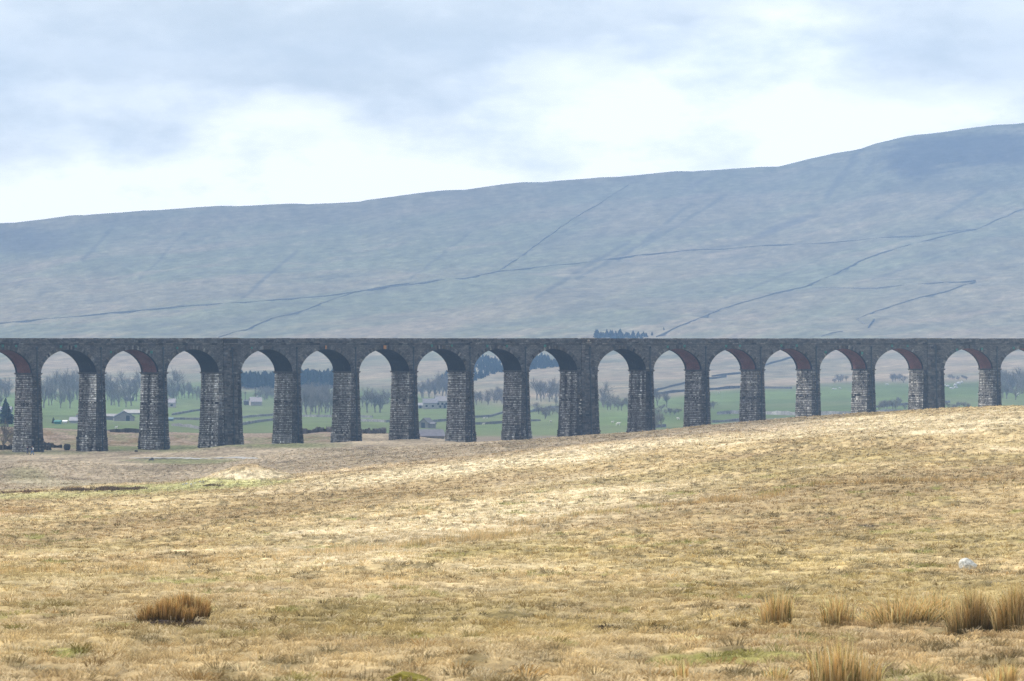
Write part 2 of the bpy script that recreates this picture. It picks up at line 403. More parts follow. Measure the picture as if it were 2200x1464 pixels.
def far_color(x, y, z):
    X = 1100 + F * x / y; Y = HZ - z / y * F
    n1 = fbm(x / 60, y / 220, 101, 4); n2 = fbm(x / 14, y / 70, 103, 4)
    # enclosed fields
    GF = C(.118, .168, .058)
    cell = vn(np.floor(x / 130 + vn(x / 300, y / 300, 7)), np.floor(y / 240), 109)
    green = GF[None, :] * (.82 + .5 * cell)[..., None] if X.ndim == 1 else GF * (.82 + .5 * cell)[..., None]
    green = lerp(green, C(.15, .17, .085), sst(.45, .7, n1) * .5)
    heath = lerp(np.broadcast_to(C(.25, .20, .145), X.shape + (3,)), C(.17, .15, .10), sst(.4, .65, n2))
    top = np.interp(X, [-200, 250, 480, 520, 780, 1000, 1120, 1260, 1440, 1560, 1720, 1800, 2050, 2200], [850, 835, 815, 838, 832, 858, 872, 858, 850, 836, 830, 822, 820, 815])
    low = np.interp(X, [0, 500, 860, 900, 1300, 1500, 1600, 2200], [925, 930, 930, 940, 934, 920, 900, 880])
    f = sst(-5, 5, Y - top + (n1 - .5) * 14) * (1 - sst(-3, 4, Y - low + (n1 - .5) * 6) * sst(800, 900, X))
    f = np.where(y < 1250, 0, f)
    # the fell
    q = x * .9 + (y - 3400) * .55
    al = x * .95 + z * .35; ac = -x * .24 + (y - 3400) * .16 + z * .75
    s1 = fbm(al / 95, ac / 15, 111, 5, .6); s2 = fbm(al / 260, ac / 60, 113, 3); s3 = fbm(al / 28, ac / 5, 117, 4, .6)
    fell = lerp(np.broadcast_to(C(.25, .225, .155), X.shape + (3,)), C(.205, .215, .14), sst(.38, .62, s2))
    fell = lerp(fell, C(.33, .27, .20), sst(.54, .74, s1) * .5)
    fell = lerp(fell, C(.15, .14, .115), sst(.54, .72, 1 - s1) * .45)
    fell = lerp(fell, C(.13, .12, .10), sst(.62, .75, s3) * .45)
    low_f = 1 - sst(640, 760, 1400 - Y)
    fell = lerp(fell, C(.36, .28, .205), sst(.35, .6, s1) * sst(650, 760, Y) * .6)
    # steeper and darker upper slopes
    up = 1 - sst(470, 620, Y + X * .07)
    fell = lerp(fell, C(.155, .15, .125), up * .65)
    m = (s1 - .5) * 1.2
    crag = ell(X, Y, 2060, 325, 150, 34, -.08, .35, m) + ell(X, Y, 1960, 355, 60, 26, 0, .4, m) + ell(X, Y, 2200, 330, 120, 30, 0, .5, m)
    fell = lerp(fell, C(.065, .065, .07), np.clip(crag, 0, 1) * .9)
    fell = lerp(fell, C(.10, .10, .085), ell(X, Y, 2080, 400, 200, 14, -.03, .5, m) * .5)
    fell = lerp(fell, C(.10, .10, .10), ell(X, Y, 20, 515, 130, 26, .05, .6, m) * .7)
    fell = lerp(fell, C(.12, .115, .11), ell(X, Y, 1700, 480, 60, 7, -.3, .5, m) * .7)
    fell = lerp(fell, C(.12, .115, .11), ell(X, Y, 1500, 395, 40, 6, -.5, .5, m) * .6)
    fell = lerp(fell, C(.12, .115, .11), ell(X, Y, 1640, 505, 60, 6, -.35, .5, m) * .6)
    for (ax, ay, bx, by, w) in ((1150, 640, 1350, 520, 3), (1240, 600, 1420, 500, 2.5), (1330, 560, 1480, 440, 2.5), (1380, 530, 1560, 420, 2.5), (1780, 420, 1850, 320, 5), (1860, 370, 1900, 330, 6), (1100, 560, 1260, 470, 2), (880, 600, 1010, 500, 2), (520, 640, 640, 540, 2.5), (300, 600, 400, 500, 2), (180, 560, 240, 490, 3), (1560, 640, 1760, 560, 2), (1880, 600, 2050, 540, 2), (2010, 470, 2120, 410, 3)):
        L2 = (bx - ax)**2 + (by - ay)**2
        t = np.clip(((X - ax) * (bx - ax) + (Y - ay) * (by - ay)) / L2, 0, 1)
        dd = np.hypot(X - ax - t * (bx - ax) + (s1 - .5) * 22, Y - ay - t * (by - ay))
        fell = lerp(fell, C(.12, .12, .10), (1 - sst(w * .5, w * 2.2, dd)) * .85)
    s4 = fbm(al / 9, ac / 2.6, 119, 3, .7)
    fell = fell * (1 + (s4 - .5)[..., None] * .9)
    hf = sst(-14, 14, top - Y + (n1 - .5) * 10)
    c = lerp(heath, green, f)
    c = lerp(c, fell, hf)
    c = c * (.80 + (n2 - .5)[..., None] * .35)
    return np.clip(c, .01, .7)

def grid_mesh(name, Xs, ds, colf, mat, fine, kind="structure"):
    XX, DDm = np.meshgrid(Xs, ds)
    x = (XX - 1100) / F * DDm; y = DDm
    z = H(x, y, fine)
    col = colf(x.ravel(), y.ravel(), z.ravel())
    v = np.stack([x.ravel(), y.ravel(), z.ravel() + ZC], 1)
    nr, nc = XX.shape
    i = np.arange(nr * nc).reshape(nr, nc)
    f = np.stack([i[:-1, :-1], i[:-1, 1:], i[1:, 1:], i[1:, :-1]], -1).reshape(-1)
    o = mesh_np(name, v, f, 4, mat, col=col, smooth=True)
    o["kind"] = kind
    return o
Xs = np.concatenate([np.linspace(-1500, -60, 110, endpoint=False), np.arange(-60, 2260, 3.0), np.linspace(2260, 3700, 110)])
d_near = np.concatenate([np.linspace(12, 40, 18, endpoint=False), np.arange(40, 80, .28), np.arange(80, 140, .5), np.arange(140, 260, 1.0), np.arange(260, 640, 1.7), np.arange(640, 1120, 2.4), [1120.0]])
d_far = np.concatenate([np.arange(1120, 1500, 7.0), np.arange(1500, 3300, 10.0), np.arange(3300, 5600, 7.0), np.linspace(5600, 6350, 12)])

m_moor = mat_attr("moor_turf", .72, 1.25, (2.3, 9.0), bmp=(.55, .08))
m_fell = mat_attr("fell_turf", .80, 1.2, (.09, .5), bmp=(.5, 1.2))
grid_mesh("moorland_ground", Xs, d_near, near_color, m_moor, True)
grid_mesh("fell_hillside", Xs[::1], d_far, far_color, m_fell, False)

# ------------------------------------------------------------------ viaduct
XP = [78.7,216.2,349.7,494.0,637,763.2,887.6,1009,1128.5,1262.0,1395.8,1515.5,1633.9,1753,1871.3,2006.,2141.4]
par = (854.679, .57197, -.134269, -.0883333, 78.7888)
WIDE = {3, 9, 15, -3, 21}
PITCH, EXW = 15.5, 1.8
x = (par[4] - 1100) / F * par[0]; y = par[0]
PP = {0: (x, y)}; n = len(XP)
def head(i): t = (i + .5) / (n - 1) * 2 - 1; return par[1] + par[2] * t + par[3] * t * t
for i in range(0, n - 1):
    L = PITCH + (EXW if i in WIDE else 0) + (EXW if i + 1 in WIDE else 0); th = head(i)
    x += L * math.cos(th); y += L * math.sin(th); PP[i + 1] = (x, y)
for i in range(n):
    PP[i] = ((XP[i] - 1100) / F * PP[i][1], PP[i][1])
FIRST, LAST = -4, n + 3
for i in range(n - 1, LAST):
    L = PITCH + (EXW if i in WIDE else 0) + (EXW if i + 1 in WIDE else 0); th = head(min(i, n))
    PP[i + 1] = (PP[i][0] + L * math.cos(th), PP[i][1] + L * math.sin(th))
for i in range(0, FIRST, -1):
    L = PITCH + (EXW if i in WIDE else 0) + (EXW if i - 1 in WIDE else 0); th = head(max(i - 1, -2))
    PP[i - 1] = (PP[i][0] - L * math.cos(th), PP[i][1] - L * math.sin(th))
W = 7.5                      # width of the viaduct
Z_TOP, Z_COR, Z_SPR, Z_CRN = ZC + .50, ZC - .66, ZC - 7.0, ZC - 1.92
def hu(i): return 2.85 if i in WIDE else 1.05
def pier_dir(i):
    a = Vector(PP[max(i - 1, FIRST)]); b = Vector(PP[min(i + 1, LAST)]); d = (b - a).normalized(); return d

m_stone = mat_attr("gritstone_blocks", .62, 1.4, (1.4, 4.5), rough=.97, spec=.08, bmp=(.7, .12))
m_span = mat_wall_brick("coursed_gritstone", (.128, .130, .128), (.068, .070, .073), (.042, .044, .048))
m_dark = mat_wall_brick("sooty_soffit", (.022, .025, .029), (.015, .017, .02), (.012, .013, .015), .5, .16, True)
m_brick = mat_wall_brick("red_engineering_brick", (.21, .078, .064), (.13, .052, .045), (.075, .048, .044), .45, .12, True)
m_iron = mat_plain("painted_iron_pipe", (.02, .035, .05), .5, .3)
m_green = mat_plain("green_iron_plate", (.03, .17, .14), .5, .3)
m_orange = mat_plain("orange_marker", (.55, .24, .04), .6, .3)
m_ball = mat_plain("ballast", (.16, .15, .14), .95, .1, .3, 6)

via = empty("railway_viaduct", (PP[8][0], PP[8][1], ZC - 24))
tag(via, "long dark gritstone railway viaduct with tall tapering piers and round arches crossing the moor", "viaduct")
inv = Matrix.Translation(via.location).inverted()
def attach(o, parent, ox=0.0):
    o.parent = parent
    o.matrix_parent_inverse = Matrix.Translation(Vector(via.location)).inverted() if parent == via else Matrix.Identity(4)
    return o
BASE = Vector(via.location)

def stone_col(r, tone=1.0):
    v = r.random()
    b = .096 * math.exp(r.gauss(0, .25))
    if v < .10: b *= .5
    w = .012 * (r.random() - .5)
    return (b * tone + w, b * tone, b * tone * .99 - w)

def masonry_pier(i):
    r = random.Random(1000 + i)
    px, py = PP[i]
    dv = pier_dir(i); u = Vector((dv.x, dv.y, 0)); nn = Vector((dv.y, -dv.x, 0))        # nn faces the camera side
    cen = Vector((px, py, 0)) - nn * (W / 2)
    zg = min(wz(cen.x + a * u.x + b * nn.x, cen.y + a * u.y + b * nn.y) for a in (-4, 4) for b in (-5, 5)) - 1.5
    mb = MB()
    org = Vector((px, py, zg)) ; 
    def P(a, b, z): q = cen + u * a + nn * b; return (q.x - BASE.x, q.y - BASE.y, z - BASE.z)
    def half(z):
        t = max(0, Z_SPR - z); e = .0235 * t
        if z < ZC - 21.0 and zg < ZC - 22: e += .16
        return hu(i) + e, W / 2 + e
    # core
    zz = Z_SPR + .2
    a0, b0 = half(zg); a1, b1 = half(zz)
    mb.hexa([P(-a0 + .1, -b0 + .1, zg), P(a0 - .1, -b0 + .1, zg), P(a0 - .1, b0 - .1, zg), P(-a0 + .1, b0 - .1, zg),
             P(-a1 + .1, -b1 + .1, zz), P(a1 - .1, -b1 + .1, zz), P(a1 - .1, b1 - .1, zz), P(-a1 + .1, b1 - .1, zz)], (.05, .05, .05))
    ptone = r.uniform(.86, 1.18)
    strong = {1: .9, 2: 1.0, 3: .8, 9: .8, 8: .6, 10: .8, 0: .3}.get(i, .35)
    def stone(fx, s0, s1, z0, z1, proud, col):
        """fx(s, z, out) -> point; block face from s0..s1, z0..z1 with chamfered rim"""
        g = .03; c = .07
        js = [r.uniform(-.03, .03) for _ in range(4)]
        ring0 = [fx(s0 + g, z0 + g, -.12), fx(s1 - g, z0 + g, -.12), fx(s1 - g, z1 - g, -.12), fx(s0 + g, z1 - g, -.12)]
        ring1 = [fx(s0 + g + c, z0 + g + c, proud + js[0]), fx(s1 - g - c, z0 + g + c, proud + js[1]), fx(s1 - g - c, z1 - g - c, proud + js[2]), fx(s0 + g + c, z1 - g - c, proud + js[3])]
        b = len(mb.v); mb.v += ring0 + ring1; mb.c += [tuple(q * .6 for q in col)] * 4 + [col] * 4; mb.uv += [(0, 0)] * 8
        for q in ((4, 5, 6, 7), (0, 1, 5, 4), (1, 2, 6, 5), (2, 3, 7, 6), (3, 0, 4, 7)):
            mb.f.append(tuple(b + k for k in q)); mb.m.append(0)
    z = zg
    while z < Z_SPR - .32:
        hgt = r.choice((.27, .33, .38, .44, .5))
        z1 = min(z + hgt, Z_SPR - .28)
        if Z_SPR - .28 - z1 < .2: z1 = Z_SPR - .28
        band = 0.0
        if abs((z + z1) / 2 - (ZC - 13.05)) < .28: band = .17
        if abs((z + z1) / 2 - (ZC - 8.05)) < .26: band = .13
        zm = (z + z1) / 2
        for side in range(4):
            ha, hb = half(zm)
            L = hb if side in (0, 1) else ha
            s = -L
            while s < L - .05:
                w = r.uniform(.4, 1.05) if z1 - z > .36 else r.uniform(.32, .75)
                s1 = min(s + w, L)
                if L - s1 < .35: s1 = L
                if side == 0: fx = lambda q, zq, o, ha=ha: P(-(half(zq)[0] + o), q, zq)
                elif side == 1: fx = lambda q, zq, o: P(half(zq)[0] + o, q, zq)
                elif side == 2: fx = lambda q, zq, o: P(q, half(zq)[1] + o, zq)
                else: fx = lambda q, zq, o: P(q, -(half(zq)[1] + o), zq)
                c = stone_col(r, (2.5 if 9 <= i <= 13 else 3.2 if i > 13 else 2.5) if side == 0 else 1.0)  # left-facing flank painted paler to stand for its light, most on right-hand piers
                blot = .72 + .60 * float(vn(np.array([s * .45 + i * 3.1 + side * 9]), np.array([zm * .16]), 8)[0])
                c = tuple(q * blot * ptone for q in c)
                if i == 9 and side == 2 and -2.5 < (s + s1) / 2 < -1.6 and ZC - 17.5 < zm < ZC - 13.6: c = (.42, .41, .38)
                # lime and soot runs with a position of their own on the flank
                if side in (0, 2):
                    kk = vn(np.array([(s + s1) * .6 + i * 7.7 + side * 3]), np.array([zm * .07]), 5)[0]
                    if kk > .60: c = tuple(q * (1 + strong * 1.3 * (kk - .60) * 4) + .015 * strong for q in c)
                    elif kk < .36: c = tuple(q * (1 - strong * .75 * min(1, (.36 - kk) * 6)) for q in c)
                pr = .02 + r.random() ** 2 * .13 + (band if (band == 0 or r.random() > .3) else 0)
                if side == 0 and abs(zm - (ZC - 13.6)) < .35 and r.random() < .3: c = tuple(q * .25 for q in c); pr = -.1   # putlog holes
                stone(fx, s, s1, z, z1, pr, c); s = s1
        z = z1
    # impost course
    a1, b1 = half(Z_SPR); e = .27
    a1 += e; b1 += e
    for (lo, hi, k) in ((Z_SPR - .28, Z_SPR - .10, -.10), (Z_SPR - .10, Z_SPR + .06, 0)):
        mb.hexa([P(-a1 - k, -b1 - k, lo), P(a1 + k, -b1 - k, lo), P(a1 + k, b1 + k, lo), P(-a1 - k, b1 + k, lo),
                 P(-a1 - k, -b1 - k, hi), P(a1 + k, -b1 - k, hi), P(a1 + k, b1 + k, hi), P(-a1 - k, b1 + k, hi)], (.075, .075, .075))
    # broad pilaster strip on the wide piers
    if i in WIDE:
        for sd in (1, -1):
            z = zg
            while z < Z_COR - .05:
                z1 = min(z + r.choice((.34, .42, .5)), Z_COR - .05); zm = (z + z1) / 2
                if Z_COR - .05 - z1 < .2: z1 = Z_COR - .05
                s = -1.75
                while s < 1.7:
                    s1 = min(s + r.uniform(.5, 1.1), 1.75)
                    if 1.75 - s1 < .35: s1 = 1.75
                    c = stone_col(r, .85)
                    o0 = half(z)[1] + .34 + r.random() * .04; o1 = half(z1)[1] + .34 + r.random() * .04; k = W / 2 - .1
                    mb.hexa([P(s + .02, sd * k, z + .02), P(s1 - .02, sd * k, z + .02), P(s1 - .02, sd * o0, z + .02), P(s + .02, sd * o0, z + .02),
                             P(s + .02, sd * k, z1 - .02), P(s1 - .02, sd * k, z1 - .02), P(s1 - .02, sd * o1, z1 - .02), P(s + .02, sd * o1, z1 - .02)], c)
                    s = s1
                z = z1
    o = mb.build("pier", m_stone, via)
    # drain pipe on the camera side
    pb = MB(); off = .22 + (.36 if i in WIDE else 0)
    us = .35 if i in WIDE else 0.0
    top = ZC - 1.75
    pts = [P(us, W / 2 + off, top), P(us, W / 2 + off, Z_SPR + .1), P(us, half(Z_SPR)[1] + off + .22, Z_SPR - .3), P(us, half(zg)[1] + off + .1, zg)]
    for a, b in zip(pts[:-1], pts[1:]): pb.tube(a, b, .115, .115, 8)
    q = P(us, W / 2 + off, top); pb.box(q[0] - .22, q[0] + .22, q[1] - .2, q[1] + .2, q[2] - .1, q[2] + .32)
    for k in range(1, 8):
        t = k / 8; a = Vector(pts[2]); b = Vector(pts[3]); c = a.lerp(b, t)
        pb.tube(c + Vector((0, 0, .06)), c - Vector((0, 0, .06)), .16, .16, 8)
    pb.build("drain_pipe", m_iron, o, smooth=False)
    return o
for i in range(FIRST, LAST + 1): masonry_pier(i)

RED = {-1: 1, 1: 1, 10: 1, 11: 1, 12: 1, 13: 1, 14: 1, 15: 1, 16: 1}
NS = 44
spn = MB()
def arch_pts(a, rise):
    out = []
    for k in range(NS + 1):
        t = math.pi * k / NS
        c, s = math.cos(t), math.sin(t); e = 2 / 1.88
        out.append((-math.copysign(abs(c) ** e, c) * a, abs(s) ** e * rise))
    return out
plate_spots = []
BAY = {}
for i in range(FIRST, LAST):
    A = Vector(PP[i]); B = Vector(PP[i + 1]); d = (B - A); Lb = d.length; d.normalize()
    u = Vector((d.x, d.y, 0)); nn = Vector((d.y, -d.x, 0)); org = Vector((A.x, A.y, 0))
    BAY[i] = (org, u, nn, Lb)
    s0 = hu(i); s1 = Lb - hu(i + 1); a = (s1 - s0) / 2; cx = (s0 + s1) / 2; rise = Z_CRN - Z_SPR
    def Q(s, b, z): q = org + u * s + nn * b; return (q.x - BASE.x, q.y - BASE.y, z - BASE.z)
    ap = arch_pts(a, rise)
    for sd in (0, -W):
        flip = sd != 0
        def face(pl):
            if flip: pl = pl[::-1]
            spn.poly([Q(s, sd, z) for s, z in pl], uv=[(s + i * 3.7, z - ZC) for s, z in pl])
        # wall over the half piers
        face([(-.02, Z_SPR), (s0, Z_SPR), (s0, Z_COR), (-.02, Z_COR)]); face([(s1, Z_SPR), (Lb + .02, Z_SPR), (Lb + .02, Z_COR), (s1, Z_COR)])
        for k in range(NS):
            (xa, za), (xb, zb) = ap[k], ap[k + 1]
            face([(cx + xa, Z_SPR + za), (cx + xb, Z_SPR + zb), (cx + xb, Z_COR), (cx + xa, Z_COR)])
    # voussoirs
    r = random.Random(500 + i)
    vbs = {1: MB(), -1: MB()}; nv = 46; apv = []
    for k in range(nv + 1):
        t = math.pi * k / nv; c, s = math.cos(t), math.sin(t); e = 2 / 1.88
        apv.append(Vector((-math.copysign(abs(c) ** e, c) * a, abs(s) ** e * rise)))
    for k in range(nv):
        p, q = apv[k], apv[k + 1]; tn = (q - p).normalized(); no = Vector((-tn.y, tn.x))
        if no.y < 0 and abs(no.y) > 1e-3: no = -no
        if k < 2 : no = Vector((-1, .05)).normalized()
        if k > nv - 3: no = Vector((1, .05)).normalized()
        dep = .78 + r.uniform(-.05, .12); pr = .05 + r.random() * .05
        c = stone_col(r, .82); g = tn * .012
        if r.random() < .04: c = (.17, .17, .16)
        for bs, b0, b1 in ((1, -.1, pr), (-1, -W - pr, -W + .1)):
            vb = vbs[bs]
            pts = [(p + g), (q - g), (q - g + no * dep), (p + g + no * dep)]
            low = [Q(cx + t.x, b0, Z_SPR + t.y) for t in pts]; hi = [Q(cx + t.x, b1, Z_SPR + t.y) for t in pts]
            vb.hexa(low + hi, c)
    ring = vbs[1].build("arch_ring", m_stone, via); vbs[-1].build("arch_ring", m_stone, via)
    # soffit: stone edges, barrel between
    sb = MB(); arc = 0
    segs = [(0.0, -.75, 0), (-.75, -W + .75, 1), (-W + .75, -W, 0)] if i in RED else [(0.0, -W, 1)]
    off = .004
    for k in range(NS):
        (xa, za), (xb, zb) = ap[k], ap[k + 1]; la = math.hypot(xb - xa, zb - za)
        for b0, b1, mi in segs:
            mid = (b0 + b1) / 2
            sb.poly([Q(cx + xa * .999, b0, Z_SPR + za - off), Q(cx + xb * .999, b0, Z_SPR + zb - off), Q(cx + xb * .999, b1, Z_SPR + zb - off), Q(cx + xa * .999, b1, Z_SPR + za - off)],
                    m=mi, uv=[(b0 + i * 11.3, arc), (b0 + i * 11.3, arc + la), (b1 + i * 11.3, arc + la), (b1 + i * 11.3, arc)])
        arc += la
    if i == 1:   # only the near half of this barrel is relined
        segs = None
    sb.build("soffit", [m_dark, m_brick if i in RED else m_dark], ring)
spn.build("spandrel_wall", m_span, via)

# cornice, parapet, coping, ballast run the whole length
cor = (MB(), MB()); parp = (MB(), MB()); cop = (MB(), MB()); bal = (MB(), MB())
r = random.Random(77)
for i in range(FIRST, LAST):
    org, u, nn, Lb = BAY[i]
    def Q(s, b, z): q = org + u * s + nn * b; return (q.x - BASE.x, q.y - BASE.y, z - BASE.z)
    def slab(mb, sa, sb_, b0, b1, z0, z1, c):
        mb = mb[0 if b0 > -W * .6 else 1]
        mb.hexa([Q(sa, b0, z0), Q(sb_, b0, z0), Q(sb_, b1, z0), Q(sa, b1, z0), Q(sa, b0, z1), Q(sb_, b0, z1), Q(sb_, b1, z1), Q(sa, b1, z1)], c)
    s = 0.0
    while s < Lb - .01:
        s1 = min(s + r.uniform(1.0, 1.5), Lb)
        if Lb - s1 < .6: s1 = Lb
        for b0, b1, sg in ((-.1, .30, 1), (-W - .30, -W + .1, -1)):
            c = tuple(q * .9 for q in stone_col(r)); slab(cor, s + .004, s1 - .004, b0, b1, Z_COR - .16, Z_COR + .12, c)
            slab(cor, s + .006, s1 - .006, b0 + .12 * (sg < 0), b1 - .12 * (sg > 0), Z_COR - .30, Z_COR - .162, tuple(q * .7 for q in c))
        for b0, b1 in ((-.42, .05), (-W - .05, -W + .42)):
            j = r.uniform(-.025, .035)
            if i == 5 and 5 < s < 11: j += .03
            slab(cop, s + .01, s1 - .01, b0 - .06, b1 + .07, Z_TOP - .20, Z_TOP + j, tuple(q * 1.15 for q in stone_col(r)))
        s = s1
    rows = 3; zr = np.linspace(Z_COR + .12, Z_TOP - .20, rows + 1)
    for k in range(rows):
        s = 0.0
        while s < Lb - .01:
            s1 = min(s + r.uniform(.5, 1.3), Lb)
            if Lb - s1 < .35: s1 = Lb
            for b0, b1, near in ((-.40, .0, 1), (-W, -W + .40, 0)):
                c = stone_col(r, .88); e = r.random() * .04
                slab(parp, s + .01, s1 - .01, b0, b1 + (e if near else 0), zr[k] + .008, zr[k + 1] - .008, c)
            s = s1
    slab(parp, -.03, Lb + .03, -.36, -.03, Z_COR + .1, Z_TOP - .22, (.03, .03, .03))
    slab(bal, -.05, Lb + .05, -W + .43, -.45, Z_COR - .9, Z_COR + .1, (1, 1, 1))
    for p in (i,):
        if p in WIDE:
            for (b0, b1) in ((.06, .42), (-W - .42, -W - .06)):
                slab(parp, -1.75, 1.75, b0, b1, Z_COR + .125, Z_TOP - .19, tuple(q for q in stone_col(r, .8)))
                slab(cop, -1.85, 1.85, b0 + .02, b1 + .08 * (b1 > 0), Z_TOP - .188, Z_TOP + .10, (.15, .145, .13))
                slab(cor, -1.9, 1.9, b0 + .02, b1 + .2, Z_COR - .15, Z_COR + .122, (.11, .11, .105))
for k in (0, 1):
    pw = parp[k].build("parapet", m_stone, via)
    cop[k].build("coping", m_stone, pw)
    cor[k].build("cornice", m_stone, via)
bal[1].build("track_bed", m_ball, via)
# solid abutments at both ends
for i, sg in ((FIRST, -1), (LAST, 1)):
    org, u, nn, Lb = BAY[FIRST if sg < 0 else LAST - 1]
    P0 = Vector((PP[i][0], PP[i][1], 0)); ab = MB()
    def Q(s, b, z): q = P0 + u * s + nn * b; return (q.x - BASE.x, q.y - BASE.y, z - BASE.z)
    s0, s1 = sorted((sg * .5, sg * 26))
    ab.hexa([Q(s0, .06, ZC - 30), Q(s1, .06, ZC - 30), Q(s1, -W - .06, ZC - 30), Q(s0, -W - .06, ZC - 30), Q(s0, .06, Z_TOP), Q(s1, .06, Z_TOP), Q(s1, -W - .06, Z_TOP), Q(s0, -W - .06, Z_TOP)], (.12, .12, .115))
    ab.build("abutment", m_stone, via)

def on_face(X, Y):
    """point of the camera-side face seen at X, Y"""
    for i, (org, u, nn, Lb) in BAY.items():
        k = (X - 1100) / F
        s = (k * org.y - org.x) / (u.x - k * u.y)
        if -.01 <= s <= Lb:
            p = org + u * s; return Vector((p.x, p.y, ZC + (HZ - Y) / F * p.y)), u, nn
    return None
for (X, Y, sc) in [(5,743,1),(34,744,.8),(130,745,1),(162,744,1),(237.5,757,.8),(324.5,757,1.1),(380,748,.9),(927,743,1),(970,743,.8),(1046,744,1.1),(1088,744,1.1),(1170,743.5,1.1),
                (1317,743.5,1),(1355,743.5,.6),(1433.5,745.5,1),(1470,744,1.1),(1559.4,744,1.1),(1589,743.5,1),(1677.8,743,1.1),(1711,743,1.1),(1773,757,1),(1851.6,759,1.1),(1915.6,743.5,1.1),(1949,743.5,1),(2055,751.5,.9),(2109,750,1),(2177,748,1),(540,748,.7)]:
    res = on_face(X, Y)
    if not res: continue
    p, u, nn = res; mb = MB(); h = .36 * sc
    up = Vector((0, 0, 1)); off = nn * .14
    for k in range(2):
        dr = (u + up * (1 if k else -1)).normalized(); pe = (u * (-1 if k else 1) + up).normalized()
        c = p + off + nn * (.03 * k) - BASE
        q = [c - dr * h - pe * .1, c + dr * h - pe * .1, c + dr * h + pe * .1, c - dr * h + pe * .1]
        mb.hexa([t for t in q] + [t + nn * .06 for t in q])
    c = p + off + nn * .09 - BASE; mb.tube(c, c + nn * .12, .12, .1, 8)
    mb.build("wall_tie_plate", m_green if X != 1317 and X != 1355 else m_iron, via)
for X in (699.5, 824.5, 828.0):
    p, u, nn = on_face(X, 746.5); mb = MB(); c = p + nn * .13 - BASE; up = Vector((0, 0, 1))
    q = [c - u * .09 - up * .42, c + u * .09 - up * .42, c + u * .09 + up * .42, c - u * .09 + up * .42]
    mb.hexa(q + [t + nn * .06 for t in q]); mb.build("marker_board", m_orange, via)
# small generic plaque, illegible, on the parapet above the middle wide pier
p, u, nn = on_face(1262, 732); up = Vector((0, 0, 1)); c = p + nn * .46 - BASE
def plq(mb, c, w, h, t, col, m=0):
    q = [c - u * w - up * h, c + u * w - up * h, c + u * w + up * h, c - u * w + up * h]; mb.hexa(q + [k + nn * t for k in q], col, m)
mb = MB(); plq(mb, c, .62, .34, .05, (.06, .055, .05)); plq(mb, c - up * .42, .75, .05, .12, (.30, .29, .25))
ds = mb.build("parapet_plaque", m_stone, via)
mb = MB()
for k, (dx, cc) in enumerate(((-.24, (.42, .41, .36)), (-.02, (.33, .18, .12)), (.12, (.45, .44, .40)), (.34, (.25, .25, .24)))):
    plq(mb, c + nn * .055 + u * dx, .07, .2, .02, cc)
mb.build("plaque_pieces", m_stone, ds)
# ------------------------------------------------------------------ light, air, camera
SUN_EL = math.radians(48)
SUN_DIR = Vector((-.94 * math.cos(SUN_EL), .34 * math.cos(SUN_EL), math.sin(SUN_EL))).normalized()   # towards the sun
# ------------------------------------------------------------------ grass
m_blade = mat_attr("grass_blades", .9, 1.1, (.5,), rough=.8, spec=.15, transl=.45)
def blades(px, py, cnt, h, w, spread, lean, colf, seedn, tipmul=1.15, rootmul=.85, zoff=0.0, bend=.0):
    """cnt curved two-piece blades around each tuft point, returned as verts, faces, colours"""
    r = np.random.default_rng(seedn); n = len(px)
    T = np.repeat(np.arange(n), cnt); m = len(T)
    ang = r.uniform(0, 2 * math.pi, m); rad = np.sqrt(r.random(m)) * np.repeat(spread, cnt)
    bx = px[T] + rad * np.cos(ang); by = py[T] + rad * np.sin(ang); bz = H(bx, by, True) + ZC - .02 + zoff
    hh = h[T] * r.uniform(.55, 1.15, m); ww = w[T] * r.uniform(.7, 1.3, m)
    la = ang + r.normal(0, .7, m); ll = np.abs(r.normal(lean, lean * .6, m))
    # wind leans the sward to the right a little
    dx = np.cos(la) * ll + .10; dy = np.sin(la) * ll
    fa = r.uniform(-.9, .9, m)                                         # blade faces roughly across the valley
    wx = np.cos(fa) * ww / 2; wy = np.sin(fa) * ww / 2
    mh = hh * .55
    v = np.zeros((m, 5, 3)); 
    v[:, 0] = np.stack([bx - wx, by - wy, bz], 1); v[:, 1] = np.stack([bx + wx, by + wy, bz], 1)
    v[:, 2] = np.stack([bx + dx * mh * .45 + wx * .8, by + dy * mh * .45 + wy * .8, bz + mh], 1)
    v[:, 3] = np.stack([bx + dx * mh * .45 - wx * .8, by + dy * mh * .45 - wy * .8, bz + mh], 1)
    top = hh * np.clip(1 - .35 * ll, .3, 1)
    v[:, 4] = np.stack([bx + dx * hh, by + dy * hh, bz + top], 1)
    c = colf(bx, by, bz, T, r, m)
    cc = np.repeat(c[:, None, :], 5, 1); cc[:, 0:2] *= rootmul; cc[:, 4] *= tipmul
    b = (np.arange(m) * 5)[:, None]
    f = np.concatenate([b + np.array([0, 1, 2]), b + np.array([0, 2, 3]), b + np.array([3, 2, 4])], 1)
    return v.reshape(-1, 3), f.reshape(-1), cc.reshape(-1, 3)
def sward_col(bx, by, bz, T, r, m):
    g = near_color(bx, by, bz - ZC) 
    k = r.uniform(.85, 1.35, m)[:, None]; c = g * k
    pale = r.random(m) < .25
    c[pale] = c[pale] * .5 + PALE * .65
    return np.clip(c, .02, .78)
def scatter(d0, d1, per_m2, seedn, x0=-450, x1=2650):
    r = np.random.default_rng(seedn)
    area = (x1 - x0) / F * (d1**2 - d0**2) / 2; n = int(area * per_m2)
    d = np.sqrt(r.uniform(d0**2, d1**2, n)); X = r.uniform(x0, x1, n)
    return (X - 1100) / F * d, d
parts = []
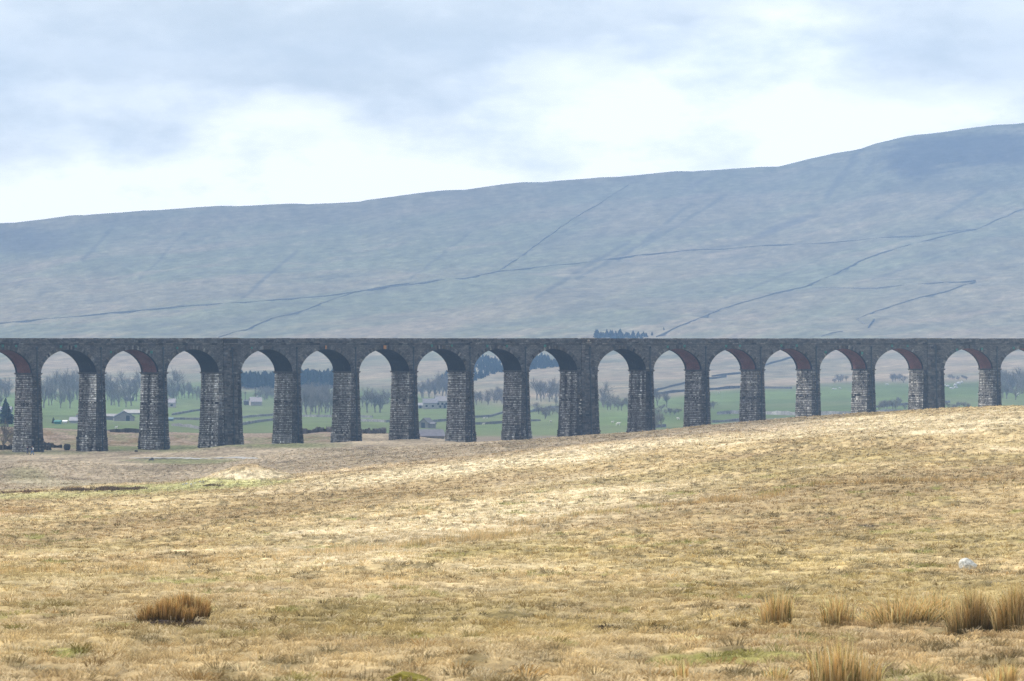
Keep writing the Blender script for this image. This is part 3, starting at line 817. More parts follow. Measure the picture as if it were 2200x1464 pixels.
def tuss_pts(d0, d1, seedn, x0=-450, x1=2650, keep=1.0):
    """centres of the same tussock cells that shape the ground"""
    s = .46; out = []
    for yy in np.arange(math.floor(d0 * .8 / s), math.ceil(d1 * .8 / s)):
        d = yy * s / .8; xa = (x0 - 1100) / F * d / s; xb = (x1 - 1100) / F * d / s
        ix = np.arange(math.floor(xa), math.ceil(xb)); iy = np.full(len(ix), float(yy))
        cx = (ix + .15 + .7 * _h(ix, iy, 401)) * s; cy = (iy + .15 + .7 * _h(ix, iy, 402)) * s / .8
        out.append(np.stack([cx, cy, _h(ix, iy, 403)], 1))
    o = np.concatenate(out); r = np.random.default_rng(seedn)
    return o[r.random(len(o)) < keep]
def arch_blades(P, cnt, h, w, reach, seedn):
    """blades arching over from each tussock's heart, tips hanging outwards"""
    r = np.random.default_rng(seedn); n = len(P); T = np.repeat(np.arange(n), cnt); m = len(T)
    ang = r.uniform(0, 2 * math.pi, m); size = .55 + .9 * P[T, 2]
    rad = .09 * np.sqrt(r.random(m)) * size; c_, s_ = np.cos(ang), np.sin(ang)
    bx = P[T, 0] + rad * c_; by = P[T, 1] + rad * s_; bz = H(bx, by, True) + ZC - .02
    hh = h * size * r.uniform(.5, 1.15, m); R_ = reach * size * r.uniform(.2, 1.2, m)
    ww = w * r.uniform(.7, 1.3, m); fa = r.uniform(-.9, .9, m); wx = np.cos(fa) * ww / 2; wy = np.sin(fa) * ww / 2
    dx = c_ * R_ + .04; dy = s_ * R_
    v = np.zeros((m, 5, 3))
    v[:, 0] = np.stack([bx - wx, by - wy, bz], 1); v[:, 1] = np.stack([bx + wx, by + wy, bz], 1)
    v[:, 2] = np.stack([bx + dx * .5 + wx, by + dy * .5 + wy, bz + hh], 1); v[:, 3] = np.stack([bx + dx * .5 - wx, by + dy * .5 - wy, bz + hh], 1)
    v[:, 4] = np.stack([bx + dx * 1.15, by + dy * 1.15, bz + hh * r.uniform(.25, 1.0, m)], 1)
    g = near_color(P[:, 0], P[:, 1], H(P[:, 0], P[:, 1], True))
    tone = np.exp(r.normal(0, .15, n))[:, None]; g = g * tone
    t = r.random(n)[:, None]; g = np.where(t < .22, g * .35 + PALE * .75, g); g = np.where(t > .90, g * np.array([.75, .66, .52]), g)
    c = g[T] * r.uniform(.85, 1.3, m)[:, None]
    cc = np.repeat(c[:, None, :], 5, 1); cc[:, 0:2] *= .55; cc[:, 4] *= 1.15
    b = (np.arange(m) * 5)[:, None]
    f = np.concatenate([b + np.array([0, 1, 2]), b + np.array([0, 2, 3]), b + np.array([3, 2, 4])], 1)
    return v.reshape(-1, 3), f.reshape(-1), np.clip(cc, .015, .8).reshape(-1, 3)
for (d0, d1, cnt, h, wd, rc, kp, sd) in ((38, 75, 30, .085, .009, .20, .9, 1), (75, 120, 19, .085, .012, .21, .85, 2), (120, 190, 11, .09, .018, .22, .7, 3), (190, 300, 7, .10, .028, .24, .5, 4), (300, 460, 5, .11, .045, .28, .3, 5), (460, 640, 4, .12, .06, .3, .15, 6)):
    parts.append(arch_blades(tuss_pts(d0, d1, 70 + sd, keep=kp), cnt, h, wd, rc, 60 + sd))
for (d0, d1, dens, cnt, h0, h1, wd, sp, ln, sd) in (
        (38, 70, 16, 7, .05, .12, .012, .16, .6, 1), (70, 110, 7, 7, .05, .12, .015, .18, .6, 2), (110, 170, 3.0, 6, .06, .13, .02, .22, .6, 3),
        (170, 260, 1.2, 5, .07, .14, .03, .28, .6, 4), (400, 640, .25, 4, .11, .22, .07, .45, .6, 6)):
    px, py = scatter(d0, d1, dens, 900 + sd)
    keep = cells(px, py * .8, .46, 401)[0] < .9 ; px, py = px[keep], py[keep]; n = len(px)
    hh = RNG.uniform(h0, h1, n) * (.65 + .8 * vn(px / 1.6, py / 2.2, 301))
    parts.append(blades(px, py, cnt, hh, np.full(n, wd), np.full(n, sp), ln, sward_col, 40 + sd))
off = 0; V = []; Fc = []; Cc = []
for v, f, c in parts:
    V.append(v); Fc.append(f + off); Cc.append(c); off += len(v)
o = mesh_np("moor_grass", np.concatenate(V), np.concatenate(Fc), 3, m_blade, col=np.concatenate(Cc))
tag(o, "tawny tussocky moor grass covering the near slope", "grass", kind="stuff")
print("grass tris", len(o.data.polygons))

# rushes -------------------------------------------------------------------
RUST = C(.66, .38, .11); RSTRAW = C(.80, .62, .34); RDARK = C(.06, .055, .018)
def rush_col(dark=.5):
    def f(bx, by, bz, T, r, m):
        t = r.random(m)[:, None]
        c = RUST * (1 - t) + RSTRAW * t; c = c * r.uniform(.65, 1.25, m)[:, None]
        g = r.random(m) < .18; c[g] = C(.16, .16, .05)
        return c
    return f
def rush_clump(X, Y, wpx, hpx, dens, label, seedn, lean=.16, depth=None, rootmul=.28, group="rush clumps on the near slope", name="rush_clump", tint=(1, 1, 1)):
    x, y, z = at(X, Y, 40, 400)
    k = y / F; wr = wpx / 2 * k; hh = hpx * k; dr = depth if depth else max(.22, wr * .55)
    r = np.random.default_rng(seedn); m = int(dens * 1.9)
    a = r.uniform(0, 2 * math.pi, m); q_ = np.sqrt(r.random(m)); hearts = r.normal(0, .5, (5, 2)); hi_ = r.integers(0, 5, m)
    ux = np.clip(.45 * q_ * np.cos(a) + hearts[hi_, 0] * .75, -1, 1); uy = np.clip(.45 * q_ * np.sin(a) + hearts[hi_, 1] * .6, -1, 1)
    bx = x + wr * .95 * ux; by = y + dr * uy; bz = H(bx, by, True) + ZC - .03
    L_ = hh * r.uniform(.35, 1.12, m) ** .8 * (1 - .3 * np.abs(ux)); ln = np.abs(r.normal(lean, lean * .7, m))
    dx = (ux * .7 + r.normal(0, .4, m)) * ln * 1.6; dy = r.normal(0, 1, m) * ln * .8
    ww = .0075 * max(1, y / 70) * r.uniform(.7, 1.3, m)
    droop = np.clip(ln * r.uniform(0, 1.6, m), 0, .75)
    v = np.zeros((m, 5, 3))
    v[:, 0] = np.stack([bx - ww / 2, by, bz], 1); v[:, 1] = np.stack([bx + ww / 2, by, bz], 1)
    v[:, 2] = np.stack([bx + dx * L_ * .45 + ww / 2, by + dy * L_ * .45, bz + L_ * .6], 1); v[:, 3] = v[:, 2] - np.stack([ww, ww * 0, ww * 0], 1)
    v[:, 4] = np.stack([bx + dx * L_ * 1.1, by + dy * L_ * 1.1, bz + L_ * (1 - droop * .7)], 1)
    t = (r.random(m) ** .6)[:, None]; c = RUST * (1 - t) + RSTRAW * t; c = c * np.exp(r.normal(0, .28, m))[:, None]
    g = r.random(m) < .16; c[g] = C(.20, .19, .06); c = c * np.array(tint)
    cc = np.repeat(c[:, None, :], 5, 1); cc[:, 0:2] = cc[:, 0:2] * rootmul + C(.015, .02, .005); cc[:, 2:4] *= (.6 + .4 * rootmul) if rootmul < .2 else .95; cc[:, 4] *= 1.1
    b = (np.arange(m) * 5)[:, None]
    f = np.concatenate([b + np.array([0, 1, 2]), b + np.array([0, 2, 3]), b + np.array([3, 2, 4])], 1).reshape(-1)
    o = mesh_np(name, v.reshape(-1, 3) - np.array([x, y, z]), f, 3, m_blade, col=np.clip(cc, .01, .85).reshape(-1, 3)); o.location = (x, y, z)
    return tag(o, label, "rush clump", group)
rush_clump(1672, 1352, 84, 92, 260, "narrow rusty rush clump, first from the left in the right-hand row of tall clumps", 1, .12)
rush_clump(1800, 1356, 100, 88, 300, "second rush clump of the right-hand row, upright but flopping to the right", 2, .2)
rush_clump(1862, 1352, 60, 50, 160, "low flopped straw-coloured rush clump just right of the upright second clump", 12, .7)
rush_clump(1935, 1358, 150, 98, 560, "broad arching rush clump in the middle of the right-hand row", 3, .42)
rush_clump(2000, 1335, 110, 86, 260, "paler rush clump behind the broad arching one, below the pale boulder", 13, .25)
rush_clump(2088, 1366, 110, 108, 620, "tall dense rush clump with a dark green base, second from the right edge", 4, .14, rootmul=.08)
rush_clump(2180, 1366, 105, 120, 760, "tallest darkest rush clump standing at the right edge of the photo", 5, .12, rootmul=.1)
rush_clump(318, 1345, 84, 50, 420, "low left end clump of the dark rush tussock on the left slope", 6, .2, rootmul=.08, tint=(.85, .74, .62))
rush_clump(360, 1344, 110, 60, 900, "rounded dark-based rush tussock in the middle of the left slope", 7, .14, rootmul=.05, tint=(.85, .74, .62))
rush_clump(405, 1336, 84, 68, 700, "taller right end clump of the dark rush tussock on the left slope", 8, .12, rootmul=.05, tint=(.85, .74, .62))
rush_clump(1800, 1480, 190, 118, 250, "out-of-focus ochre rush clump at the bottom edge, right of centre", 9, .12)
rush_clump(1468, 1478, 44, 72, 90, "thin out-of-focus rush tuft at the bottom edge, nearer the centre", 10, .1)
rush_clump(2160, 1478, 90, 60, 160, "out-of-focus rush tuft in the bottom right corner", 11, .15)
rush_clump(1660, 1470, 90, 60, 150, "sparse out-of-focus rush tuft left of the ochre clump at the bottom edge", 14, .15)
def rush_band(pts, halfpx, hpx, n, label, seedn):
    r = np.random.default_rng(seedn)
    P = np.array([at(X, Y, 60, 640) for X, Y in pts]); t = np.sort(r.random(n)) * (len(P) - 1)
    k = np.minimum(t.astype(int), len(P) - 2); fr = (t - k)[:, None]
    q = P[k] * (1 - fr) + P[k + 1] * fr
    px = q[:, 0] + r.normal(0, .5, n); py = q[:, 1] + r.normal(0, 1, n) * halfpx * q[:, 1] / F * 8
    keep = fbm(px / 2.2, py / 5, seedn, 2) > .36; px, py = px[keep], py[keep]
    sc = py / F
    v, f, c = blades(px, py, 4, .72 * hpx * sc * r.uniform(.4, 1.25, len(px)) * (.55 + .8 * vn(px / 1.2, py / 3, seedn)), .8 * sc * 1.1, np.full(len(px), .45), .3, rush_col(), seedn + 3, 1.1, 1.0)
    c = c * .45 + near_color(v[::5][:, 0], v[::5][:, 1], v[::5][:, 2] - ZC).repeat(5, 0) * .62; c5 = c.reshape(-1, 5, 3); c5[:, 0:2] *= .75
    o = mesh_np("rush_bed", v, f, 3, m_blade, col=c5.reshape(-1, 3)); tag(o, label, "rushes", kind="stuff")
rush_band([(-20, 1238), (200, 1236), (420, 1212), (700, 1190), (1000, 1165), (1120, 1150)], 2.4, 24, 2200, "long ochre band of rushes crossing the left slope", 201)
rush_band([(1000, 1150), (1240, 1112), (1400, 1090), (1560, 1075), (1680, 1062)], 2.0, 17, 1000, "brown rush band climbing through the pale sweep", 202)
rush_band([(1540, 1078), (1660, 1072)], 2.0, 20, 120, "short darker row of rushes above the brown band", 203)
rush_band([(1740, 1045), (1900, 1038), (2130, 1035)], 2.0, 19, 420, "ochre rush row near the crest at the right", 204)
rush_band([(850, 1112), (960, 1104)], 2.2, 18, 160, "short ochre rush patch above the middle of the slope", 205)
rush_band([(-20, 1104), (120, 1100)], 2.0, 12, 200, "brown rush patch at the left edge of the slope", 206)
rush_band([(1200, 1298), (1500, 1290)], 1.6, 14, 160, "thin reddish rush row in the middle foreground", 207)
def dark_band(pts, hpx, n, label, seedn, col):
    r = np.random.default_rng(seedn); P = np.array([at(X, Y, 380, 470) for X, Y in pts]); t = r.random(n) * (len(P) - 1)
    k = np.minimum(t.astype(int), len(P) - 2); fr = (t - k)[:, None]; s = P[k] * (1 - fr) + P[k + 1] * fr
    px = s[:, 0] + r.normal(0, .25, n); py = s[:, 1] + r.normal(0, 1.0, n); sc = py / F
    def cf(bx, by, bz, T, r, m): return np.array(col) * r.uniform(.5, 1.6, m)[:, None]
    v, f, c = blades(px, py, 6, hpx * sc * (.35 + .9 * vn(px / 1.3, py / 4, seedn)), sc * 1.6, np.full(n, .25), .5, cf, seedn + 3, 1.2, .8)
    o = mesh_np("heather_strip", v, f, 3, m_blade, col=c); tag(o, label, "heather", kind="stuff")
dark_band([(138, 1056), (200, 1056), (260, 1054), (300, 1052)], 9, 420, "dark brown heather strip at the left behind the first slope", 301, (.12, .088, .062))
dark_band([(-10, 1062), (40, 1060), (90, 1058)], 7, 160, "small brown heather patches at the left edge behind the slope", 302, (.16, .10, .06))
dark_band([(445, 1044), (475, 1046)], 5, 60, "brown sedge tuft at the foot of the grassy mound", 303, (.12, .09, .05))
rush_band([(1500, 1470), (2000, 1466), (2230, 1440)], 3.2, 48, 420, "loose out-of-focus rushes along the bottom right edge", 208)

# boulders, moss -----------------------------------------------------------
def rock(name, X, Y, wpx, hpx, mat, label, seedn, cat="boulder", group=None, dmin=40, dmax=1000, squash=1.0, col=(.42, .43, .42), sub=3, sink=.25):
    import bmesh
    x, y, z = at(X, Y, dmin, dmax); bm = bmesh.new(); bmesh.ops.create_icosphere(bm, subdivisions=sub, radius=1)
    w = wpx / 2 * y / F; h = hpx * y / F; r = random.Random(seedn)
    pl = [(Vector((r.uniform(-1, 1), r.uniform(-1, 1), r.uniform(-.3, 1))).normalized(), r.uniform(.55, .85)) for _ in range(9)]
    for v in bm.verts:
        p = v.co.copy()
        for nn_, dd in pl:
            k = p.dot(nn_)
            if k > dd: p -= nn_ * (k - dd) * .9
        s = 1 + .16 * (float(fbm(np.array([p.x * 2 + seedn]), np.array([p.y * 2 + p.z * 1.7]), seedn, 3)[0]) - .5)
        v.co = Vector((p.x * w * s, p.y * w * .8 * squash * s, (p.z + 1 - sink * 2) * h * .62 * s))
    me = bpy.data.meshes.new(name); bm.to_mesh(me); bm.free()
    a = me.color_attributes.new("Col", 'FLOAT_COLOR', 'POINT')
    for k, vv in enumerate(me.vertices):
        t = .85 + .3 * r.random(); a.data[k].color = (col[0] * t, col[1] * t, col[2] * t, 1)
    me.materials.append(mat); o = link(bpy.data.objects.new(name, me)); o.location = (x, y, z)
    return tag(o, label, cat, group)
m_rock = mat_attr("lichened_limestone", .6, 1.3, (3, 12), bmp=(.8, .05))
m_moss = mat_attr("moss", .7, 1.3, (6, 20), bmp=(.8, .05))
rock("boulder", 2079, 1228, 42, 25, m_rock, "pale grey boulder lying in the grass above the right-hand rushes", 5, col=(.55, .56, .53), sink=.03, squash=.8)
rock("boulder", 2156, 1204, 9, 6, m_rock, "tiny pale stone to the upper right of the pale grey boulder", 6, sub=2)
rock("boulder", 1483, 1176, 12, 5, m_rock, "small flat bluish stone on the bare middle slope", 7, sub=2, col=(.34, .37, .40))
rock("moss_hummock", 868, 1477, 124, 40, m_moss, "rounded olive green moss hummock at the bottom edge", 9, cat="moss hummock", col=(.19, .165, .03), sub=4)
for k, (X, Y, wd) in enumerate([(393, 1043, 8), (400, 1041, 7), (411, 1042, 6), (418, 1040, 9), (430, 1038, 6), (437, 1037, 5)]):
    rock("stone", X, Y, wd, 4, m_rock, "grey stone in the loose line at the left foot of the grassy mound", 20 + k, cat="stone", group="loose stones by the mound", dmin=380, dmax=460, sub=1)
rock("boulder", 326, 990, 14, 7, m_rock, "dark grey rock beside the pale track in front of the third pier", 40, dmin=600, dmax=860, sub=2, col=(.12, .12, .12))
rock("boulder", 293, 972, 9, 5, m_rock, "small dark rock at the foot of the third pier from the left", 41, dmin=700, dmax=880, sub=2, col=(.08, .08, .08))
for k, (X, Y, wd, hp) in enumerate([(2036, 831, 9, 5), (2044, 836, 12, 5), (2052, 830, 10, 6), (2059, 826, 12, 6), (2066, 823, 7, 5), (2030, 829, 7, 4), (2054, 834, 14, 4), (1906, 827, 9, 3), (1792, 837, 14, 3), (1804, 836, 8, 3)]):
    rock("outcrop_rock", X, Y, wd, hp, m_rock, "pale limestone rock in the small outcrop of the green hillside seen through the right-hand arches", 60 + k, cat="rock", group="limestone outcrop rocks", dmin=1500, dmax=3600, sub=2, col=(.5, .5, .5))
for k, (X, Y, wd) in enumerate([(110, 973, 9), (180, 976, 12), (190, 975, 10), (455, 1052, 8)]):
    pass

# pale track ---------------------------------------------------------------
def strip(name, pts, width, mat, lift, dmin, dmax, col, n=60):
    P = np.array([at(X, Y, dmin, dmax) for X, Y in pts]); t = np.linspace(0, len(P) - 1, n); k = np.minimum(t.astype(int), len(P) - 2); fr = (t - k)[:, None]
    q = P[k] * (1 - fr) + P[k + 1] * fr
    vs = []
    for j in range(n):
        d = q[min(j + 1, n - 1)] - q[max(j - 1, 0)]; d = d / np.linalg.norm(d[:2]); nx, ny = -d[1], d[0]
        for s in (-.5, 0, .5):
            x, y = q[j][0] + nx * width * s, q[j][1] + ny * width * s
            vs.append((x, y, wz(x, y, False) + lift))
    f = []
    for j in range(n - 1):
        for s in (0, 1): b = j * 3 + s; f += [b, b + 3, b + 4, b + 1]
    o = mesh_np(name, np.array(vs), np.array(f), 4, mat, col=np.tile(np.array(col), (len(vs), 1))); o["kind"] = "structure"; return o
m_track = mat_attr("limestone_track", .8, 1.2, (.8,))
strip("gravel_track", [(284, 985), (330, 984.5), (400, 985), (470, 985.5), (560, 986)], 1.6, m_track, .08, 560, 860, (.52, .50, .46))

# dry stone walls ------------------------------------------------------------
m_dsw = mat_attr("dry_stone", .55, 1.45, (.8, 2.5), bmp=(.8, .2))
def dry_wall(pts, label, h=1.6, wd=.7, dmin=1200, dmax=6000, col=(.085, .085, .085), cname="dry_stone_wall", step=6.0, rag=.25, group="dry stone walls"):
    P = np.array([at(X, Y, dmin, dmax) for X, Y in pts])
    # screen-even resampling with a little wander
    q = [P[0]]
    for a, b in zip(P[:-1], P[1:]):
        n = max(2, int(np.linalg.norm((b - a)[:2]) / step)); n = min(n, 60)
        Xa = 1100 + F * a[0] / a[1]; Xb = 1100 + F * b[0] / b[1]; Ya = HZ - (a[2] - ZC) / a[1] * F; Yb = HZ - (b[2] - ZC) / b[1] * F
        for k in range(1, n + 1):
            t = k / n; q.append(np.array(at(Xa + (Xb - Xa) * t, Ya + (Yb - Ya) * t, dmin, dmax)))
    q = np.array(q); o0 = q[0].copy(); r = random.Random(len(pts) * 31 + int(pts[0][0])); mb = MB(); n = len(q); rings = []
    for j in range(n):
        d = q[min(j + 1, n - 1)] - q[max(j - 1, 0)]; L_ = math.hypot(d[0], d[1]) or 1; nx, ny = -d[1] / L_, d[0] / L_
        hh = h * (1 + r.uniform(-rag, rag)); z = q[j][2]
        rings.append([(q[j][0] + nx * wd * s - o0[0], q[j][1] + ny * wd * s - o0[1], z + zz - o0[2]) for s, zz in ((-.6, -.8), (-.35, hh), (.35, hh), (.6, -.8))])
    for j in range(n - 1):
        a, b = rings[j], rings[j + 1]; t = .8 + .4 * r.random(); c = tuple(k * t for k in col)
        for k in range(3): mb.poly([a[k], b[k], b[k + 1], a[k + 1]], c)
    mb.poly(rings[0], col); mb.poly(rings[-1][::-1], col)
    o = mb.build(cname, m_dsw); o.location = o0
    return tag(o, label, "wall", group)
HW = dict(h=.95, wd=.8, col=(.165, .155, .14), rag=.45, dmin=3000, step=30)
dry_wall([(0, 698), (160, 683), (300, 671), (540, 651), (700, 638), (880, 613), (1000, 601), (1100, 582), (1250, 567), (1420, 548), (1560, 539), (1650, 530), (1760, 526), (1980, 508), (2100, 494), (2200, 452)], "longest dark wall crossing the whole fell from left edge to right edge", **HW)
dry_wall([(470, 727), (530, 710), (580, 688), (650, 672), (700, 650), (760, 630), (880, 612)], "curving dark wall dropping from the long wall to the viaduct top, left of centre", **HW)
dry_wall([(1070, 585), (1110, 560), (1180, 508), (1240, 468), (1290, 438), (1350, 400)], "thin steep wall climbing straight to the skyline left of the hill's centre", h=.8, wd=.7, dmin=3000, step=30, col=(.14, .14, .13), rag=.5)
dry_wall([(1410, 726), (1480, 695), (1560, 664), (1640, 640), (1730, 618), (1790, 592), (1860, 560), (1950, 528), (2100, 494)], "dark wall rising diagonally from the viaduct top to join the long wall at right", **HW)
dry_wall([(1740, 621), (1880, 622), (1990, 612), (2096, 607)], "nearly level wall joining the diagonal wall at the right part of the fell", **HW)
dry_wall([(2096, 607), (2040, 628), (1960, 646), (1880, 671), (1840, 688), (1858, 697)], "short diagonal wall below the level wall, ending in a small hook", **HW)
dry_wall([(1765, 726), (1810, 713)], "short fragment of wall just above the viaduct top at right", **HW)
dry_wall([(1865, 706), (1878, 690)], "tiny wall stub beside the hooked wall's end", h=1.2, wd=.8, dmin=3000, step=20)
dry_wall([(-40, 700), (0, 698)], "left end piece of the fell wall at the photo's left edge", **HW)
FW = dict(h=1.0, wd=.8, dmin=1250, dmax=3600, col=(.17, .17, .17), group="field walls in the valley")
dry_wall([(1400, 843), (1440, 832), (1500, 819), (1560, 811)], "low-field boundary wall slanting up through the arches right of the middle wide pier", h=1.2, wd=1.0, dmin=1500, dmax=3400, step=25, group="field walls in the valley")
dry_wall([(1400, 850), (1470, 842), (1540, 838), (1590, 835), (1700, 836)], "thin level wall along the top of the green fields right of centre", h=1.6, wd=1, dmin=1500, dmax=3400, step=25, group="field walls in the valley")
dry_wall([(1530, 810), (1600, 803), (1640, 787), (1700, 770)], "wall climbing behind the upper arch openings right of the middle wide pier", h=1.2, wd=1.0, dmin=1500, dmax=4200, step=25, group="field walls in the valley")
dry_wall([(520, 899), (590, 893), (640, 896), (720, 897), (800, 898)], "long pale field wall seen low behind the piers left of centre", step=8, **{**FW, "col": (.22, .22, .22)})
dry_wall([(520, 914), (560, 907), (600, 903)], "lower short slanting field wall left of centre", step=8, **FW)
dry_wall([(370, 893), (420, 884), (470, 880)], "slanting field wall behind the third full arch, below the farm", step=8, **FW)
dry_wall([(360, 902), (430, 903), (470, 903)], "darker level field wall behind the third full arch", step=8, **FW)
dry_wall([(370, 915), (410, 919), (440, 926)], "thin field wall falling to the right behind the third full arch", step=8, **FW)
dry_wall([(770, 906), (830, 908), (860, 908)], "pale field wall crossing the green behind the arch left of the farmhouse", step=8, **{**FW, "col": (.22, .22, .22)})
dry_wall([(920, 909), (960, 905), (1000, 903)], "field wall running right from the small stone barn", step=8, **FW)
dry_wall([(1020, 898), (1050, 897), (1085, 887), (1120, 880)], "upper wall of the two in the green right of the farmhouse pier", step=8, **FW)
dry_wall([(1020, 913), (1060, 912), (1090, 909), (1160, 905)], "lower wall of the two in the green right of the farmhouse pier", step=8, **FW)
dry_wall([(1130, 888), (1170, 880), (1200, 876)], "field wall under the hedge line left of the middle wide pier", step=8, **FW)
dry_wall([(1540, 891), (1600, 890), (1700, 893), (1830, 892), (1990, 888)], "broad pale wall along the bottom of the right-hand fields", h=1.5, wd=1.2, dmin=1250, dmax=3000, col=(.24, .24, .24), step=8, group="field walls in the valley")
dry_wall([(1530, 909), (1580, 906), (1640, 900)], "short dark wall below the broad pale wall", step=8, **FW)
dry_wall([(1880, 876), (1960, 870), (2040, 866)], "wall slanting up behind the right-hand wide pier", step=8, **FW)
dry_wall([(1400, 920), (1430, 918)], "small wall end low beside the pier right of the middle wide pier", step=8, **FW)
dry_wall([(640, 934), (700, 928), (760, 926), (830, 931)], "dark ragged wall on the brown rise behind the piers left of centre", h=1.1, wd=.7, dmin=960, dmax=1180, col=(.10, .09, .085), step=1.5, rag=.4, group="near stone walls")
dry_wall([(228, 918), (260, 919), (300, 921)], "dark low wall behind the second full arch", h=.9, wd=.7, dmin=960, dmax=1400, col=(.06, .06, .06), step=1.5, rag=.3, group="near stone walls")
dry_wall([(-40, 967), (20, 967), (80, 966), (108, 968)], "dark tumbled wall behind the two walkers", h=.95, wd=.6, dmin=700, dmax=900, col=(.055, .052, .05), step=.7, rag=.35, group="near stone walls")
dry_wall([(92, 958), (115, 962), (132, 963)], "low broken wall end beside the foot of the first pier", h=.7, wd=.5, dmin=800, dmax=960, col=(.05, .05, .05), step=.6, rag=.5, group="near stone walls")
rock("boulder", 144, 968, 19, 14, m_rock, "dark rounded rock pile ending the broken wall between the first two piers", 43, dmin=760, dmax=900, sub=2, col=(.06, .06, .06), sink=.1)

# trees ----------------------------------------------------------------------
m_bark = mat_attr("bark", .8, 1.2, (2,)); m_twig = mat_attr("twigs", .85, 1.15, (.6,), transl=.1); m_leaf = mat_attr("needles", .7, 1.25, (.8,), transl=.15)
def bare_tree(seedn, hgt=12.0, spread=1.0):
    r = random.Random(seedn); tb = MB(); cb = MB()
    def grow(p, d, L_, rad, lv):
        q = p + d * L_
        (tb if lv < 2 else cb).tube(p, q, rad, rad * .66, 6 if lv < 2 else 3, (.19, .175, .155))
        if lv >= 4:
            for _ in range(4):
                dd = (d + Vector((r.uniform(-1, 1), r.uniform(-1, 1), r.uniform(-.2, .8))) * .7).normalized(); l2 = r.uniform(.5, 1.3)
                o = d.orthogonal().normalized() * .022; s = q - d * L_ * r.random(); e = s + dd * l2
                cb.poly([s - o, s + o, e], (.22, .21, .20)); m_ = s.lerp(e, r.uniform(.2, .7)); e2 = m_ + (dd + Vector((r.uniform(-1, 1), r.uniform(-1, 1), r.uniform(-.2, .6)))).normalized() * l2 * .6
                cb.poly([m_ - o * .8, m_ + o * .8, e2], (.23, .22, .21))
            return
        for k in range(3):
            a = 2 * math.pi * (k / 3 + r.random() * .3); t = (.42 if lv == 0 else .62) * spread * r.uniform(.5, 1.35)
            o = d.orthogonal().normalized(); o2 = d.cross(o)
            nd = (d + (o * math.cos(a) + o2 * math.sin(a)) * t + Vector((0, 0, .10))).normalized()
            grow(p.lerp(q, r.uniform(.45, 1.0)), nd, L_ * r.uniform(.6, .95), rad * .58, lv + 1)
        if lv < 3: grow(q, (d + Vector((r.uniform(-.25, .25), r.uniform(-.25, .25), .1))).normalized(), L_ * .85, rad * .68, lv + 1)
    grow(Vector((0, 0, -.5)), Vector((r.uniform(-.08, .08), r.uniform(-.08, .08), 1)).normalized(), hgt * .26, hgt * .024, 0)
    kz = hgt / np.percentile([v[2] for v in cb.v], 98)
    for b_ in (tb, cb): b_.v = [(v[0] * kz, v[1] * kz, v[2] * kz) for v in b_.v]
    return tb, cb
def make_tree(name, tb, cb, mt, mc):
    e = empty(name); tb.build("trunk", mt, e); cb.build("crown", mc, e); return e
def conifer(seedn, hgt=13.0, bare=.35):
    r = random.Random(seedn); tb = MB(); cb = MB()
    tb.tube((0, 0, -.5), (0, 0, hgt * .97), hgt * .018, .03, 6, (.22, .17, .13))
    z = hgt * bare
    while z < hgt:
        t = (z - hgt * bare) / (hgt * (1 - bare)); R = hgt * .17 * (1 - t) ** .8 + .15
        for k in range(11):
            a = r.uniform(0, 2 * math.pi); L_ = R * r.uniform(.6, 1.25); dz = -L_ * r.uniform(.05, .5) + .1
            c, s = math.cos(a), math.sin(a); w_ = L_ * .33
            sh = r.uniform(.6, 1.5); colr = (.028 * sh, .045 * sh, .022 * sh)
            p0 = Vector((0, 0, z)); p1 = Vector((c * L_, s * L_, z + dz)); sd = Vector((-s, c, 0)) * w_
            md = p0.lerp(p1, .55)
            cb.poly([p0, md + sd + Vector((0, 0, -.15)), p1, md - sd + Vector((0, 0, -.15))], colr)
            cb.poly([p0 + Vector((0, 0, .1)), md + Vector((0, 0, .35 + w_ * .4)), p1, md + Vector((0, 0, -.5))], colr)
        z += hgt * .035
    return tb, cb
PROTO_B = [make_tree("bare_tree", *bare_tree(s, 12, sp), m_bark, m_twig) for s, sp in ((3, 1.0), (8, 1.1), (14, .8), (21, 1.25))]
PROTO_C = [make_tree("conifer", *conifer(s, 13, b), m_bark, m_leaf) for s, b in ((2, .3), (5, .4), (9, .18))]
used = {}
def place(proto, X, Y, hpx, label, cat, group, dmin=1200, dmax=3800, rr=None, wide=1.0, base=12.0):
    x, y, z = at(X, Y, dmin, dmax); s = hpx * y / F / base
    if proto.name not in used: used[proto.name] = 1; o = proto
    else: o = copy_tree(proto)
    o.location = (x, y, z); r = rr or random
    o.scale = (s * wide * r.uniform(.85, 1.15), s * wide * r.uniform(.85, 1.15), s); o.rotation_euler = (0, 0, r.uniform(0, 6.28))
    return tag(o, label, cat, group)
rr = random.Random(5)
def grove(n, x0, x1, y0, y1, h0, h1, label, group, protos, cat="bare tree", wide=1.0, dmin=1200, dmax=3800, base=12.0):
    for k in range(n):
        X = x0 + (x1 - x0) * (k + rr.random()) / n; Y = rr.uniform(y0, y1)
        place(rr.choice(protos), X, Y, rr.uniform(h0, h1), label, cat, group, dmin, dmax, rr, wide, base)
B, Cn = PROTO_B, PROTO_C
grove(9, -20, 20, 852, 880, 34, 52, "hazy bare tree of the wood left of the first pier", "bare trees left of the first pier", B)
grove(13, 84, 168, 852, 880, 40, 66, "tall hazy bare tree of the wood behind the first full arch", "bare trees behind the first full arch", B)
grove(11, 222, 302, 846, 876, 38, 62, "hazy bare tree of the wood behind the second full arch", "bare trees behind the second full arch", B)
grove(12, 356, 430, 852, 866, 22, 42, "low bare tree in the mixed wood behind the third full arch", "bare trees behind the third full arch", B)
place(B[1], 374, 858, 62, "tallest bare tree at the left edge of the third full arch", "bare tree", "bare trees behind the third full arch", rr=rr)
